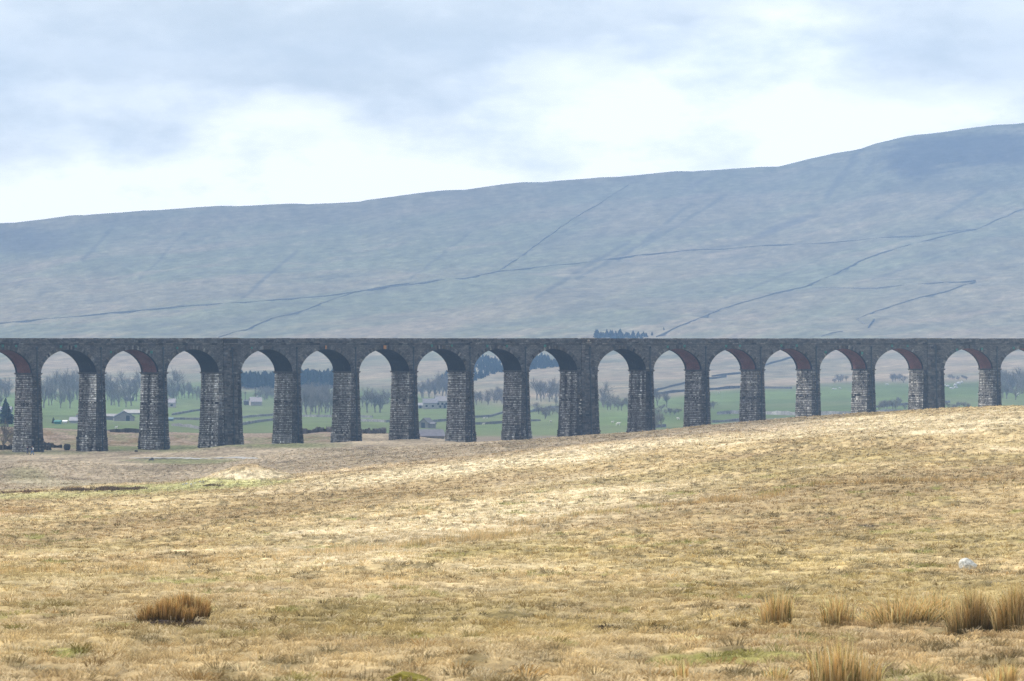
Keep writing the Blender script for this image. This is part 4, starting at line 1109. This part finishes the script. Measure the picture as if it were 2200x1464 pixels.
grove(9, 552, 590, 850, 862, 14, 24, "small bushy bare tree right of the distant stone house", "bushes by the stone house", B, wide=1.4)
grove(11, 645, 714, 884, 898, 48, 66, "bare tree of the loose group behind the fifth full arch", "bare trees behind the fifth full arch", B)
for X, hp, l in ((789, 52, "left one of the two bare trees on the green rise behind the sixth full arch"), (816, 50, "right one of the two bare trees on the green rise behind the sixth full arch"), (806, 42, "slim bare tree between the two on the green rise")):
    place(B[0 if X != 816 else 3], X, 887, hp, l, "bare tree", "bare trees on the green rise", rr=rr, wide=1.2)
grove(5, 778, 836, 866, 880, 22, 34, "low bare tree of the row behind the sixth full arch", "low bare trees behind the sixth full arch", B, wide=1.3)
grove(10, 896, 962, 846, 858, 22, 46, "scrubby bare tree on the slope above the farmhouse", "bare trees above the farmhouse", B, wide=1.3)
grove(9, 1020, 1086, 862, 872, 16, 34, "scrubby bare tree of the hedge right of the farmhouse pier", "scrub trees right of the farmhouse", B, wide=1.5)
grove(6, 1146, 1200, 858, 866, 34, 48, "bare tree standing in the hedge left of the middle wide pier", "bare trees left of the middle wide pier", B, wide=1.2)
grove(9, 1148, 1204, 886, 902, 16, 24, "dark bush of the thicket on the green left of the middle wide pier", "thicket bushes", B, "bush", 1.9)
place(B[2], 1194, 876, 22, "single small tree at the pier edge above the thicket", "bare tree", "bare trees left of the middle wide pier", rr=rr)
grove(8, 1286, 1350, 872, 884, 18, 34, "low tree of the scrub right of the middle wide pier", "scrub right of the middle wide pier", B, wide=1.6)
place(B[3], 1296, 872, 50, "taller bare tree against the right side of the middle wide pier", "bare tree", "scrub right of the middle wide pier", rr=rr)
place(B[0], 1432, 876, 34, "wide bare tree with open branches right of the second pier past the middle wide one", "bare tree", "open field trees", rr=rr, wide=1.4)
place(B[1], 1412, 872, 38, "leaning bare tree beside the pier, left of the wide open-branched tree", "bare tree", "open field trees", rr=rr, wide=1.2)
grove(8, 1402, 1462, 884, 892, 9, 16, "dark low hedge bush along the green below the open-branched tree", "hedge bushes", B, "bush", 2.4)
grove(3, 1405, 1424, 918, 926, 26, 34, "thin leafless shrub low behind the crest, right of the pier", "thin shrubs behind the crest", B)
grove(3, 1522, 1534, 878, 888, 14, 18, "dark bush tight against the fifth pier right of centre", "bushes by the pier", B, "bush", 1.8)
grove(5, 1790, 1822, 818, 824, 8, 17, "dark round tree on the slope behind the arches near the right", "round slope trees", B, "tree", 1.9)
grove(7, 1914, 1944, 816, 824, 10, 18, "dark tree of the clump behind the right-hand wide pier's left arch", "clump trees at right", B, "tree", 1.9)
grove(8, 2040, 2078, 812, 818, 6, 12, "dark shrub of the line above the pale outcrop", "shrubs above the outcrop", B, "bush", 2.2)
grove(22, 2148, 2215, 826, 862, 28, 48, "hazy bare tree of the wood at the right edge", "bare trees at the right edge", B, wide=1.3)
grove(10, 1884, 1945, 872, 886, 12, 22, "scrub bush low behind the crest left of the right-hand wide pier", "scrub behind the crest", B, "bush", 1.7)
grove(7, 2034, 2080, 872, 884, 8, 16, "scrub bush low behind the crest right of the right-hand wide pier", "scrub behind the crest at right", B, "bush", 1.8)
grove(3, 106, 132, 909, 913, 9, 15, "small dark conical tree by the sheds behind the first full arch", "conical trees by the sheds", Cn, "conifer", 1.6, dmin=1200, base=13.0)
grove(2, 8, 18, 912, 918, 50, 58, "dark blue evergreen tree beside the left pier low at the photo's edge", "evergreens at the left edge", Cn, "conifer", 1.8, dmin=1150, base=13.0)
grove(52, 508, 606, 834, 838, 30, 40, "dark conifer in the plantation strip behind the fourth full arch", "plantation conifers behind the fourth full arch", Cn, "conifer", 1.7, base=13.0)
grove(50, 630, 724, 832, 836, 32, 42, "dark conifer in the plantation strip behind the fifth full arch", "plantation conifers behind the fifth full arch", Cn, "conifer", 1.7, base=13.0)
grove(26, 1278, 1388, 728, 735, 12, 22, "dark conifer of the small clump showing above the viaduct top", "clump conifers above the parapet", Cn, "conifer", 2.0, dmin=3000, base=13.0)
grove(2, 1396, 1430, 712, 724, 5, 9, "tiny lone dark tree on the fell right of the conifer clump", "tiny fell trees", Cn, "conifer", 1.8, dmin=3000, base=13.0)
# the two big conifer woods read as one mass
def wood(poly_fn, n, label, seedn):
    r = random.Random(seedn); protos = []
    for s in (31, 32, 33):
        t, c = conifer(s, 13, .15)
        protos.append((np.array(c.v), np.array(c.f), np.array(c.c)))
    V = []; Fq = []; Cq = []; off = 0
    for k in range(n):
        X, Y, hp = poly_fn(r); x, y, z = at(X, Y, 1800, 4300); s = hp * y / F / 13; v, f, c = r.choice(protos)
        a = r.uniform(0, 6.28); R = np.array([[math.cos(a), -math.sin(a), 0], [math.sin(a), math.cos(a), 0], [0, 0, 1]])
        V.append((v * np.array([s * 1.7, s * 1.7, s])) @ R.T + np.array([x, y, z])); Fq.append(f + off); Cq.append(c * r.uniform(.7, 1.3)); off += len(v)
    o = mesh_np("conifer_wood", np.concatenate(V), np.concatenate(Fq).ravel(), 4, m_leaf, col=np.concatenate(Cq))
    tag(o, label, "wood", kind="stuff")
def w1(r):
    X = r.uniform(940, 1088); top = np.interp(X, [940, 960, 1000, 1040, 1060, 1088], [818, 800, 778, 766, 768, 775]); bot = np.interp(X, [940, 965, 1015, 1050, 1088], [832, 830, 824, 808, 800])
    return X, r.uniform(top + 6, bot), 13
def w2(r):
    X = r.uniform(1138, 1200); top = np.interp(X, [1138, 1165, 1200], [775, 762, 778]); bot = np.interp(X, [1138, 1200], [797, 790])
    return X, r.uniform(top + 6, bot), 12
wood(w1, 330, "dark conifer wood on the hillside left of the middle wide pier, the larger one", 1)
wood(w2, 150, "smaller dark conifer wood behind the arch just left of the middle wide pier", 2)
for p in PROTO_B + PROTO_C:
    pass
# shrub beside the first pier
tb, cb = bare_tree(77, 12, 1.3)
e = make_tree("bare_shrub", tb, cb, m_bark, m_twig)
x_, y_, z_ = at(6, 958, 780, 870); e.location = (x_, y_, z_); s = 62 * y_ / F / 12; e.scale = (s * 1.1, s * 1.1, s)
tag(e, "tangled bare shrub at the left edge in front of the first pier", "shrub")
e2 = copy_tree(e); x_, y_, z_ = at(32, 962, 780, 870); e2.location = (x_, y_, z_); s = 36 * y_ / F / 12; e2.scale = (s * 1.6, s * 1.3, s); e2.rotation_euler = (0, 0, 2.2)
tag(e2, "lower spreading bare shrub against the base of the first pier", "shrub")

# buildings ---------------------------------------------------------------------
m_house = mat_attr("rubble_house_wall", .75, 1.2, (1.2, 4)); m_slate = mat_attr("slate_roof", .8, 1.2, (1.0,)); m_glass = mat_plain("dark_window", (.02, .025, .03), .2, .5)
m_white = mat_plain("white_render", (.75, .76, .76), .8, .2, .08)
def house(X, Y, wpx, hpx, roofpx, label, dep=7.0, wall=(.30, .29, .28), roof=(.20, .20, .21), rot=0.0, wins=(), chim=(), cat="house", name="farmhouse", dmin=1250, gable=False, dmax=3500, door=None):
    x, y, z = at(X, Y, dmin, dmax); k = y / F; w = wpx * k; h = hpx * k; rh = roofpx * k
    e = empty(name, (x, y, z), rot); tag(e, label, cat)
    wb = MB(); a = w / 2
    if gable:    # gable end towards the viewer
        wb.poly([(-a, 0, -1), (a, 0, -1), (a, 0, h), (0, 0, h + rh), (-a, 0, h)], wall); wb.poly([(a, dep, -1), (-a, dep, -1), (-a, dep, h), (0, dep, h + rh), (a, dep, h)], wall)
        wb.poly([(-a, dep, -1), (-a, 0, -1), (-a, 0, h), (-a, dep, h)], wall); wb.poly([(a, 0, -1), (a, dep, -1), (a, dep, h), (a, 0, h)], wall)
        wb.build("wall", m_house, e); rb = MB(); o = .35
        for s in (-1, 1):
            p = [(s * (a + o), -o, h - o * rh / a), (0, -o, h + rh + .05), (0, dep + o, h + rh + .05), (s * (a + o), dep + o, h - o * rh / a)]
            q = [(t[0], t[1], t[2] + .25) for t in p]; rb.hexa(p + q, roof)
        rb.build("roof", m_slate, e)
    else:
        d = dep / 2
        wb.poly([(-a, 0, -1), (a, 0, -1), (a, 0, h), (-a, 0, h)], wall); wb.poly([(a, dep, -1), (-a, dep, -1), (-a, dep, h), (a, dep, h)], wall)
        wb.poly([(a, 0, -1), (a, dep, -1), (a, dep, h), (a, d, h + rh), (a, 0, h)], wall); wb.poly([(-a, dep, -1), (-a, 0, -1), (-a, 0, h), (-a, d, h + rh), (-a, dep, h)], wall)
        wb.build("wall", m_house, e); rb = MB(); o = .3
        for y0, y1 in ((-o, d), (dep + o, d)):
            p = [(-a - o, y0, h - .1), (a + o, y0, h - .1), (a + o, y1, h + rh + .05), (-a - o, y1, h + rh + .05)]; q = [(t[0], t[1], t[2] + .22) for t in p]; rb.hexa(p + q, roof)
        ro = rb.build("roof", m_slate, e)
        for c in chim:
            cb_ = MB(); cb_.box(c * a - .45, c * a + .45, d - .45, d + .45, h + rh - .3, h + rh + 1.1, wall); cb_.box(c * a - .2, c * a + .2, d - .2, d + .2, h + rh + 1.1, h + rh + 1.6, (.3, .15, .1)); cb_.build("chimney", m_house, ro)
    for (wx, wz_, ww, wh) in wins:
        mb = MB(); X0 = wx * a; Z0 = wz_ * h; mb.box(X0 - ww / 2, X0 + ww / 2, -.12, .05, Z0 - wh / 2, Z0 + wh / 2, (1, 1, 1)); wo_ = mb.build("window", m_glass, e)
        fb = MB(); fb.box(X0 - ww / 2 - .15, X0 + ww / 2 + .15, -.2, .0, Z0 - wh / 2 - .2, Z0 - wh / 2, (.5, .5, .48)); fb.build("sill", m_house, wo_)
    if door:
        mb = MB(); mb.box(door[0] * a - door[1] / 2, door[0] * a + door[1] / 2, -.1, .05, -.5, door[2], (.06, .07, .08)); mb.build("door", m_house, e)
    return e
house(958, 878, 44, 15, 10, "long pale stone farmhouse with slate roof seen through the seventh full arch", 8, (.42, .41, .38), (.24, .23, .24), .03,
      ((-.75, .65, 1.1, 1.2), (-.35, .65, 1.1, 1.2), (0.05, .65, 1.1, 1.2), (.45, .65, 1.1, 1.2), (.8, .65, 1.1, 1.2), (-.55, .25, 1.1, 1.2), (.25, .25, 1.1, 1.2), (.7, .25, 1.1, 1.2)), (-.97, .1, .97), door=(-.1, 1.3, 2.2))
house(924, 879, 30, 12, 9, "lower stone wing joined on the left of the long farmhouse", 7, (.36, .35, .34), (.20, .20, .22), .03, ((-.5, .5, 1, 1.1), (.4, .5, 1, 1.1)), (), name="stone_cottage")
house(903, 878, 14, 6, 5, "small shed at the left end of the farmhouse row", 5, (.3, .3, .3), (.3, .3, .31), 0, (), (), "shed", "farm_shed", door=(0, 1.2, 1.8))
house(910, 920, 20, 11, 9, "small stone field barn with its gable end facing, below the farmhouse", 9, (.26, .245, .23), (.17, .17, .175), -.25, (), (), "barn", "field_barn", gable=True, door=(-.1, 1.6, 2.2))
house(927, 921, 13, 9, 3, "low lean-to attached to the right of the small field barn", 5, (.23, .22, .21), (.16, .16, .17), -.1, (), (), "barn", "barn_outshut")
house(928, 951, 54, 5, 12, "large low grey barn roof just showing above the brown rise, below the small field barn", 12, (.2, .2, .2), (.22, .215, .24), .12, (), (), "barn", "hay_barn", dmin=1090, dmax=1800)
house(551, 872, 24, 8, 9, "grey stone house with a gable in the trees behind the fourth full arch", 8, (.36, .34, .34), (.30, .28, .30), .2, (), (.3,), gable=False)
house(531, 871, 15, 8, 3, "dark lower outbuilding left of the grey stone house", 6, (.12, .12, .13), (.12, .12, .13), 0, (), (), "shed", "outbuilding")
house(267, 905, 44, 8, 12, "barn with a wide dark gable roof behind the second full arch", 14, (.28, .27, .27), (.09, .10, .115), .12, (), (), "barn", "gabled_barn", gable=True, dmax=2200, door=(.35, 1.6, 2.4))
house(240, 903, 26, 8, 4, "low pale-roofed shed in front of the dark gabled barn", 6, (.2, .2, .2), (.30, .295, .30), 0, (), (), "shed", "cattle_shed", dmin=1150, dmax=2200)
house(282, 891, 40, 3, 6, "long light metal roof behind the dark gabled barn", 12, (.3, .3, .3), (.34, .33, .32), -.1, (), (), "barn", "machinery_barn", dmax=2300)
house(367, 876, 17, 10, 8, "pale pinkish farmhouse with a hipped look behind the third full arch", 8, (.46, .42, .41), (.30, .28, .30), 0, ((.2, .5, 1.2, 1.0),), (-.6,))
house(362, 874, 10, 3, 2, "small white conservatory at the foot of the pinkish farmhouse", 3, (.8, .8, .8), (.8, .8, .8), 0, (), (), "annexe", "sun_room")
house(275, 862, 17, 7, 3, "pale-roofed hut half hidden in the wood behind the second full arch", 6, (.12, .12, .12), (.42, .44, .44), -.1, (), (), "hut", "woodland_hut")
house(123, 912, 12, 5, 2, "small green shed between dark trees behind the first full arch", 5, (.06, .20, .17), (.08, .22, .20), 0, (), (), "shed", "green_shed", dmax=2200)
house(158, 910, 18, 5, 7, "pale-roofed cottage partly hidden by the second pier", 7, (.33, .33, .34), (.30, .30, .32), 0, (), (.6,), dmax=2200, name="cottage")
house(139, 910, 8, 3.5, 1.5, "small bright white caravan beside the cottage behind the first full arch", 3, (.8, .8, .8), (.8, .8, .8), 0, (), (), "caravan", "caravan", dmax=2200)
house(10, 886, 26, 5, 6, "grey roofed building left of the first pier at the photo's edge", 8, (.34, .34, .35), (.26, .26, .29), 0, (), ())
house(366, 905, 10, 4, 2, "small bluish vehicle shed by the field wall behind the third full arch", 4, (.15, .2, .25), (.18, .25, .3), 0, (), (), "shed", "tool_shed")

# telegraph poles ------------------------------------------------------------------
m_wood = mat_plain("weathered_pole", (.10, .085, .07), .9, .1)
for X, Y, hp, l in ((527, 872, 30, "telegraph pole left of the grey stone house, the taller one"), (549, 860, 22, "thin telegraph pole behind the grey stone house"), (703, 852, 24, "thin pole on the green behind the fifth full arch")):
    x, y, z = at(X, Y, 1250, 3500); h = hp * y / F; mb = MB(); mb.tube((0, 0, -1), (0, 0, h), .2, .14, 8); mb.box(-.9, .9, -.08, .08, h - .7, h - .5); mb.box(-.7, .7, -.08, .08, h - 1.3, h - 1.12)
    for s in (-.8, -.35, .35, .8): mb.tube((s, 0, h - .5), (s, 0, h - .3), .06, .05, 6)
    o = mb.build("telegraph_pole", m_wood); o.location = (x, y, z); tag(o, l, "pole", "telegraph poles")

# sheep -------------------------------------------------------------------------
m_wool = mat_plain("fleece", (.62, .60, .54), .95, .1); m_face = mat_plain("dark_face", (.05, .045, .04), .9, .1)
def skin_obj(name, pts, edges, radii, mat, parent, sub=1):
    me = bpy.data.meshes.new(name); me.from_pydata(pts, edges, []); o = bpy.data.objects.new(name, me); link(o, parent)
    sm = o.modifiers.new("skin", 'SKIN'); sm.use_smooth_shade = True
    for k, rd in enumerate(radii): me.skin_vertices[0].data[k].radius = (rd, rd) if isinstance(rd, (int, float)) else rd
    me.skin_vertices[0].data[0].use_root = True
    ss = o.modifiers.new("sub", 'SUBSURF'); ss.levels = sub; ss.render_levels = sub
    me.materials.append(mat); return o
def sheep_proto():
    e = empty("sheep")
    pts = [(-.1, 0, .62), (.30, 0, .66), (.46, 0, .82), (.60, 0, .86), (.74, 0, .78), (-.45, 0, .64), (-.60, 0, .55)]
    ed = [(0, 1), (1, 2), (2, 3), (3, 4), (0, 5), (5, 6)]; rd = [.25, .22, .13, .10, .055, .22, .05]
    for sx, x0 in ((.28, 1), (-.42, 5)):
        for sy in (-.12, .12):
            b = len(pts); kx = .0 if sx > 0 else -.06
            pts += [(sx, sy, .40), (sx + kx, sy, .22), (sx, sy, .03)]; ed += [(x0, b), (b, b + 1), (b + 1, b + 2)]; rd += [.09, .05, .035]
    skin_obj("fleece_body", pts, ed, rd, m_wool, e)
    mb = MB()
    for s in (-1, 1): mb.hexa([(.58, s * .06, .90), (.62, s * .06, .90), (.62, s * .17, .91), (.58, s * .17, .91), (.58, s * .06, .94), (.62, s * .06, .94), (.62, s * .16, .93), (.58, s * .16, .93)])
    mb.build("ear", m_face, e)
    return e
sp = sheep_proto(); first = True
for X, Y, s, l in ((1328, 916, 1.7, "brightest large sheep in the green field right of the middle wide pier"), (1316, 910, 1.1, "fainter sheep up-left of the brightest one"), (1183, 909, 1.2, "sheep in the green field left of the middle wide pier"),
                (1040, 901, 1.0, "left sheep of the pair under the upper wall right of the farmhouse pier"), (1046, 901, 1.0, "right sheep of the pair under the upper wall right of the farmhouse pier"), (1039, 914, 1.1, "sheep on the lower wall line right of the farmhouse pier"),
                (932, 929, 1.3, "sheep on the green below the small field barn"), (948, 933, 1.1, "sheep just above the low barn roof"), (1457, 903, 1.2, "sheep low in the field two piers right of the middle wide pier"),
                (1544, 846, 1.3, "sheep by the thin level wall high on the green, right of centre"), (1715, 843, 1.2, "sheep in the upper green between two right-hand piers"), (912, 879, 1.2, "tiny sheep in front of the farmhouse row"), (2186, 852, 2.0, "large pale sheep in the scrub near the right edge"),
                (250, 922, 1.2, "sheep lying by the dark low wall behind the second full arch")):
    x, y, z = at(X, Y, 1100, 3500); o = sp if first else copy_tree(sp); first = False
    o.location = (x, y, z); o.rotation_euler = (0, 0, rr.uniform(0, 6.28)); o.scale = (s, s, s); tag(o, l, "sheep", "sheep in the valley fields")

# two walkers -----------------------------------------------------------------------
m_skin = mat_plain("skin", (.55, .35, .28), .6, .3); m_navy = mat_plain("navy_jacket", (.016, .024, .075), .85, .2); m_jean = mat_plain("blue_jeans", (.10, .19, .36), .9, .1); m_grey = mat_plain("grey_trousers", (.10, .12, .17), .9, .1)
m_hair = mat_plain("brown_hair", (.06, .035, .02), .8, .2); m_boot = mat_plain("boots", (.03, .02, .015), .8, .2)
def person(X, Y, hgt, legs, arms, mtrou, label, rz, lean=0.0, pack=False):
    x, y, z = at(X, Y, 700, 900); e = empty("person", (x, y, z), rz); s = hgt / 1.75
    lf, rf = legs; 
    # the body: one continuous skin
    P = [(0, 0, .95), (lean * .3, 0, 1.15), (lean, 0, 1.40), (lean, 0, 1.50), (lean * 1.3, 0, 1.60), (lean * 1.4, 0, 1.70)]
    E = [(0, 1), (1, 2), (2, 3), (3, 4), (4, 5)]; R = [(.13, .10), (.13, .10), (.16, .10), .055, .085, .075]
    for sy, fx in ((.09, lf), (-.09, rf)):
        b = len(P); P += [(0, sy, .88), (fx * .45 + .04, sy, .50), (fx - .02, sy, .10), (fx + .16, sy, .04)]; E += [(0, b), (b, b + 1), (b + 1, b + 2), (b + 2, b + 3)]; R += [.09, .065, .045, .04]
    for sy, (ex, ez, hx, hz_) in ((.2, arms[0]), (-.2, arms[1])):
        b = len(P); P += [(lean, sy * .95, 1.40), (lean + ex, sy * 1.25, ez), (lean + hx, sy * 1.2, hz_), (lean + hx * 1.15, sy * 1.15, hz_ - .08)]; E += [(2, b), (b, b + 1), (b + 1, b + 2), (b + 2, b + 3)]; R += [.06, .045, .032, .035]
        hb = P[-2]
    sc = lambda L_: [tuple(q * s for q in p) for p in L_]
    body = skin_obj("body", sc(P), E, [tuple(q * s for q in r_) if isinstance(r_, tuple) else r_ * s for r_ in R], m_skin, e, 2)
    # clothing over it
    jp = [P[0], P[1], P[2], (lean, 0, 1.45)]; je = [(0, 1), (1, 2), (2, 3)]; jr = [(.17, .13), (.165, .13), (.19, .13), .09]
    for k in (14, 18):
        b = len(jp); jp += [P[k], P[k + 1], P[k + 2]]; je += [(2, b), (b, b + 1), (b + 1, b + 2)]; jr += [.08, .065, .05]
    skin_obj("jacket", sc(jp), je, [tuple(q * s for q in r_) if isinstance(r_, tuple) else r_ * s for r_ in jr], m_navy, e, 2)
    tp = [(0, 0, .98)]; te = []; tr = [(.16, .12)]
    for k in (6, 10):
        b = len(tp); tp += [P[k], P[k + 1], P[k + 2]]; te += [(0, b), (b, b + 1), (b + 1, b + 2)]; tr += [.11, .08, .065]
    skin_obj("trousers", sc(tp), te, [tuple(q * s for q in r_) if isinstance(r_, tuple) else r_ * s for r_ in tr], mtrou, e, 2)
    hp_ = [(lean * 1.4 - .03, 0, 1.68), (lean * 1.4 - .02, 0, 1.74)]; skin_obj("hair", sc(hp_), [(0, 1)], [.085 * s, .07 * s], m_hair, e, 2)
    for k in (9, 13): skin_obj("boot", sc([P[k - 1], P[k]]), [(0, 1)], [.065 * s, .055 * s], m_boot, e, 1)
    if pack:
        mb = MB(); mb.hexa([tuple(q * s for q in t) for t in [(-.16 + lean, -.13, 1.08), (-.34 + lean, -.12, 1.1), (-.34 + lean, .12, 1.1), (-.16 + lean, .13, 1.08), (-.14 + lean, -.12, 1.46), (-.28 + lean, -.1, 1.44), (-.28 + lean, .1, 1.44), (-.14 + lean, .12, 1.46)]], (1, 1, 1)); mb.build("backpack", m_white, e)
    tag(e, label, "person"); return e
person(59, 977.5, 1.72, (.22, -.20), ((.05, 1.18, .28, 1.22), (-.10, 1.12, -.05, .9)), m_grey, "person in dark navy top and grey trousers walking, the left one of the two walkers", .5, .03)
person(69.5, 978, 1.85, (.30, -.30), ((.12, 1.15, .22, .95), (-.18, 1.15, -.16, .92)), m_jean, "person in navy jacket and bright blue jeans striding, the right one of the two walkers", 2.8, .05, True)

# clouds above the valley, wholly above the air ----------------------------------------
m_cloud = mat_plain("cloud_white", (.9, .9, .92), 1.0, 0, .03, .01)
def cloud(gx, gy, rx, ry, alt, label, seedn, n=26, ang=0.0):
    """a bank of cumulus; (gx, gy) is the ground point its shadow falls round"""
    import bmesh
    r = random.Random(seedn); k = alt - (ZC - 20); off = SUN_DIR * (k / SUN_DIR.z)
    cx, cy_ = gx + off.x, gy + off.y; bm = bmesh.new()
    for q in range(n):
        a = r.uniform(0, 6.28); t = math.sqrt(r.random()) * .86; R = r.uniform(.2, .34)
        px, py = math.cos(a) * t * rx, math.sin(a) * t * ry
        c_, s_ = math.cos(ang), math.sin(ang)
        M = Matrix.Translation((px * c_ - py * s_, px * s_ + py * c_, r.uniform(0, .12) * rx)) @ Matrix.Rotation(ang, 4, 'Z') @ Matrix.Diagonal((R * rx, R * ry, R * min(rx, ry) * .55, 1))
        bmesh.ops.create_icosphere(bm, subdivisions=3, radius=1, matrix=M)
    P = np.array([v.co[:] for v in bm.verts]); sc_ = min(rx, ry) * .22
    dn = fbm(P[:, 0] / sc_, P[:, 1] / sc_ + P[:, 2] / sc_, seedn, 4) - .5
    for v, d_ in zip(bm.verts, dn): v.co += Vector((v.co.x / rx, v.co.y / ry, .3)) * float(d_) * sc_ * 1.4
    me = bpy.data.meshes.new("cloud"); bm.to_mesh(me); bm.free(); me.materials.append(m_cloud)
    for p_ in me.polygons: p_.use_smooth = True
    o = link(bpy.data.objects.new("cloud", me)); o.location = (cx, cy_, alt)
    return tag(o, label, "cloud")
cloud(-99, 900, 150, 470, 760, "long white cumulus bank whose shadow lies over the viaduct", 3, n=34, ang=.05)
sl = bpy.data.lights.new("sun", 'SUN'); sl.energy = 2.6; sl.angle = math.radians(.6); sl.color = (1.0, .93, .82)
so = bpy.data.objects.new("sun", sl); so.rotation_euler = SUN_DIR.to_track_quat('Z', 'Y').to_euler(); so.location = (-300, 200, 600); link(so)

w = bpy.data.worlds.new("World"); scene.world = w; w.use_nodes = True
nt = w.node_tree; N = nt.nodes; L = nt.links; N.clear()
wo = N.new("ShaderNodeOutputWorld"); bg = N.new("ShaderNodeBackground"); bg.inputs["Strength"].default_value = .1
L.new(bg.outputs[0], wo.inputs[0])
sky = N.new("ShaderNodeTexSky"); sky.sky_type = 'NISHITA'; sky.sun_disc = False
sky.sun_elevation = SUN_EL; sky.sun_rotation = math.atan2(SUN_DIR.x, SUN_DIR.y); sky.altitude = 300; sky.dust_density = 1.5
tc = N.new("ShaderNodeTexCoord"); gen = tc.outputs["Generated"]
sep = N.new("ShaderNodeSeparateXYZ"); L.new(gen, sep.inputs[0])
n1 = noise_node(nt, 1.0, 9, .56, mapping(nt, gen, (11, 3, 30), (3.1, 0, .35), (0, math.radians(8), 0)))
n2 = noise_node(nt, 1.0, 4, .5, mapping(nt, gen, (5.0, 1.5, 17), (8.3, 1.0, 2.0)))
n3 = noise_node(nt, 1.0, 10, .6, mapping(nt, gen, (19, 4, 44), (1.3, 5.0, .0)))
def mth(op, a, b=None, c=None):
    m = N.new("ShaderNodeMath"); m.operation = op
    for k, v in enumerate((a, b, c)):
        if v is None: continue
        if hasattr(v, "links"): L.new(v, m.inputs[k])
        else: m.inputs[k].default_value = v
    return m.outputs[0]
# layer of grey-blue cloud base that thickens upwards, broken bright cumulus below it
elev = mth('MULTIPLY', sep.outputs["Z"], 12.5)
t = mth('ADD', elev, mth('MULTIPLY_ADD', n1.outputs["Fac"], 1.9, -.95))
t = mth('ADD', t, mth('MULTIPLY_ADD', n2.outputs["Fac"], 1.3, -.65))
xr = ramp(nt, mth('MULTIPLY_ADD', sep.outputs["X"], 3.8, .5), [(.0, (0, 0, 0)), (.36, (.0,) * 3), (.55, (.42,) * 3), (.78, (.42,) * 3), (.97, (0, 0, 0))])
t = mth('SUBTRACT', t, xr)
mk = ramp(nt, t, [(.54, (0, 0, 0)), (.70, (.45,) * 3), (.92, (1, 1, 1))])
cum = ramp(nt, n3.outputs["Fac"], [(.36, (10.2, 10.4, 10.2)), (.54, (16.0, 15.4, 14.2))])
grey = (7.5, 7.6, 7.1)
cl = mix(nt, cum, grey, mth('MULTIPLY', mk, ramp(nt, n3.outputs["Fac"], [(.32, (1, 1, 1)), (.66, (.62,) * 3)])))
up = ramp(nt, sep.outputs["Z"], [(.10, (0, 0, 0)), (.45, (1, 1, 1))])
patch = ramp(nt, n2.outputs["Fac"], [(.40, (0, 0, 0)), (.62, (1, 1, 1))])
gap = mix(nt, (0, 0, 0), patch, up)
cl2 = mix(nt, cl, sky.outputs[0], mth('MULTIPLY', gap, .8))
cl3 = mix(nt, cl2, sky.outputs[0], .06)
vd = N.new("ShaderNodeVectorMath"); vd.operation = 'DOT_PRODUCT'; L.new(gen, vd.inputs[0]); vd.inputs[1].default_value = tuple(SUN_DIR)
glow = ramp(nt, vd.outputs["Value"], [(.0, (0, 0, 0)), (.45, (.12,) * 3), (1.0, (1, 1, 1))])   # thin bright cloud round the sun
upr = ramp(nt, sep.outputs["Z"], [(.09, (0, 0, 0)), (.2, (1, 1, 1))])
base_up = mix(nt, (5.2, 5.7, 6.4), (17, 16, 15), glow)
fin = mix(nt, cl3, base_up, mth('MULTIPLY', upr, .8))
L.new(fin, bg.inputs["Color"])

hz = MB(); hz.box(-1750, 2250, -60, 6600, -30, ZC + 480)
m, nt, N, L = nodes("haze_air")
out = N.new("ShaderNodeOutputMaterial"); pv = N.new("ShaderNodeVolumePrincipled")
pv.inputs["Color"].default_value = (.26, .43, .72, 1); pv.inputs["Density"].default_value = .000175
pv.inputs["Anisotropy"].default_value = .0
L.new(pv.outputs[0], out.inputs["Volume"])
ho = hz.build("haze", m); tag(ho, kind="stuff")

cam = bpy.data.cameras.new("camera"); co = bpy.data.objects.new("camera", cam); link(co)
co.location = (0, 0, ZC); co.rotation_euler = (math.radians(90), 0, 0)
cam.sensor_width = 36; cam.lens = F / 2200 * 36; cam.clip_start = .5; cam.clip_end = 20000
cam.dof.use_dof = True; cam.dof.focus_distance = 500; cam.dof.aperture_fstop = 9
scene.camera = co
scene.view_settings.view_transform = 'Standard'; scene.view_settings.look = 'None'
scene.view_settings.exposure = .6; scene.view_settings.gamma = 1
cy = scene.cycles
cy.max_bounces = 6; cy.diffuse_bounces = 3; cy.volume_bounces = 1; cy.transparent_max_bounces = 8
cy.use_denoising = True; cy.denoiser = 'OPENIMAGEDENOISE'; cy.denoising_prefilter = 'NONE'; cy.denoising_input_passes = 'RGB_ALBEDO_NORMAL'; cy.volume_step_rate = 1; cy.sample_clamp_indirect = 6
scene.render.film_transparent = False
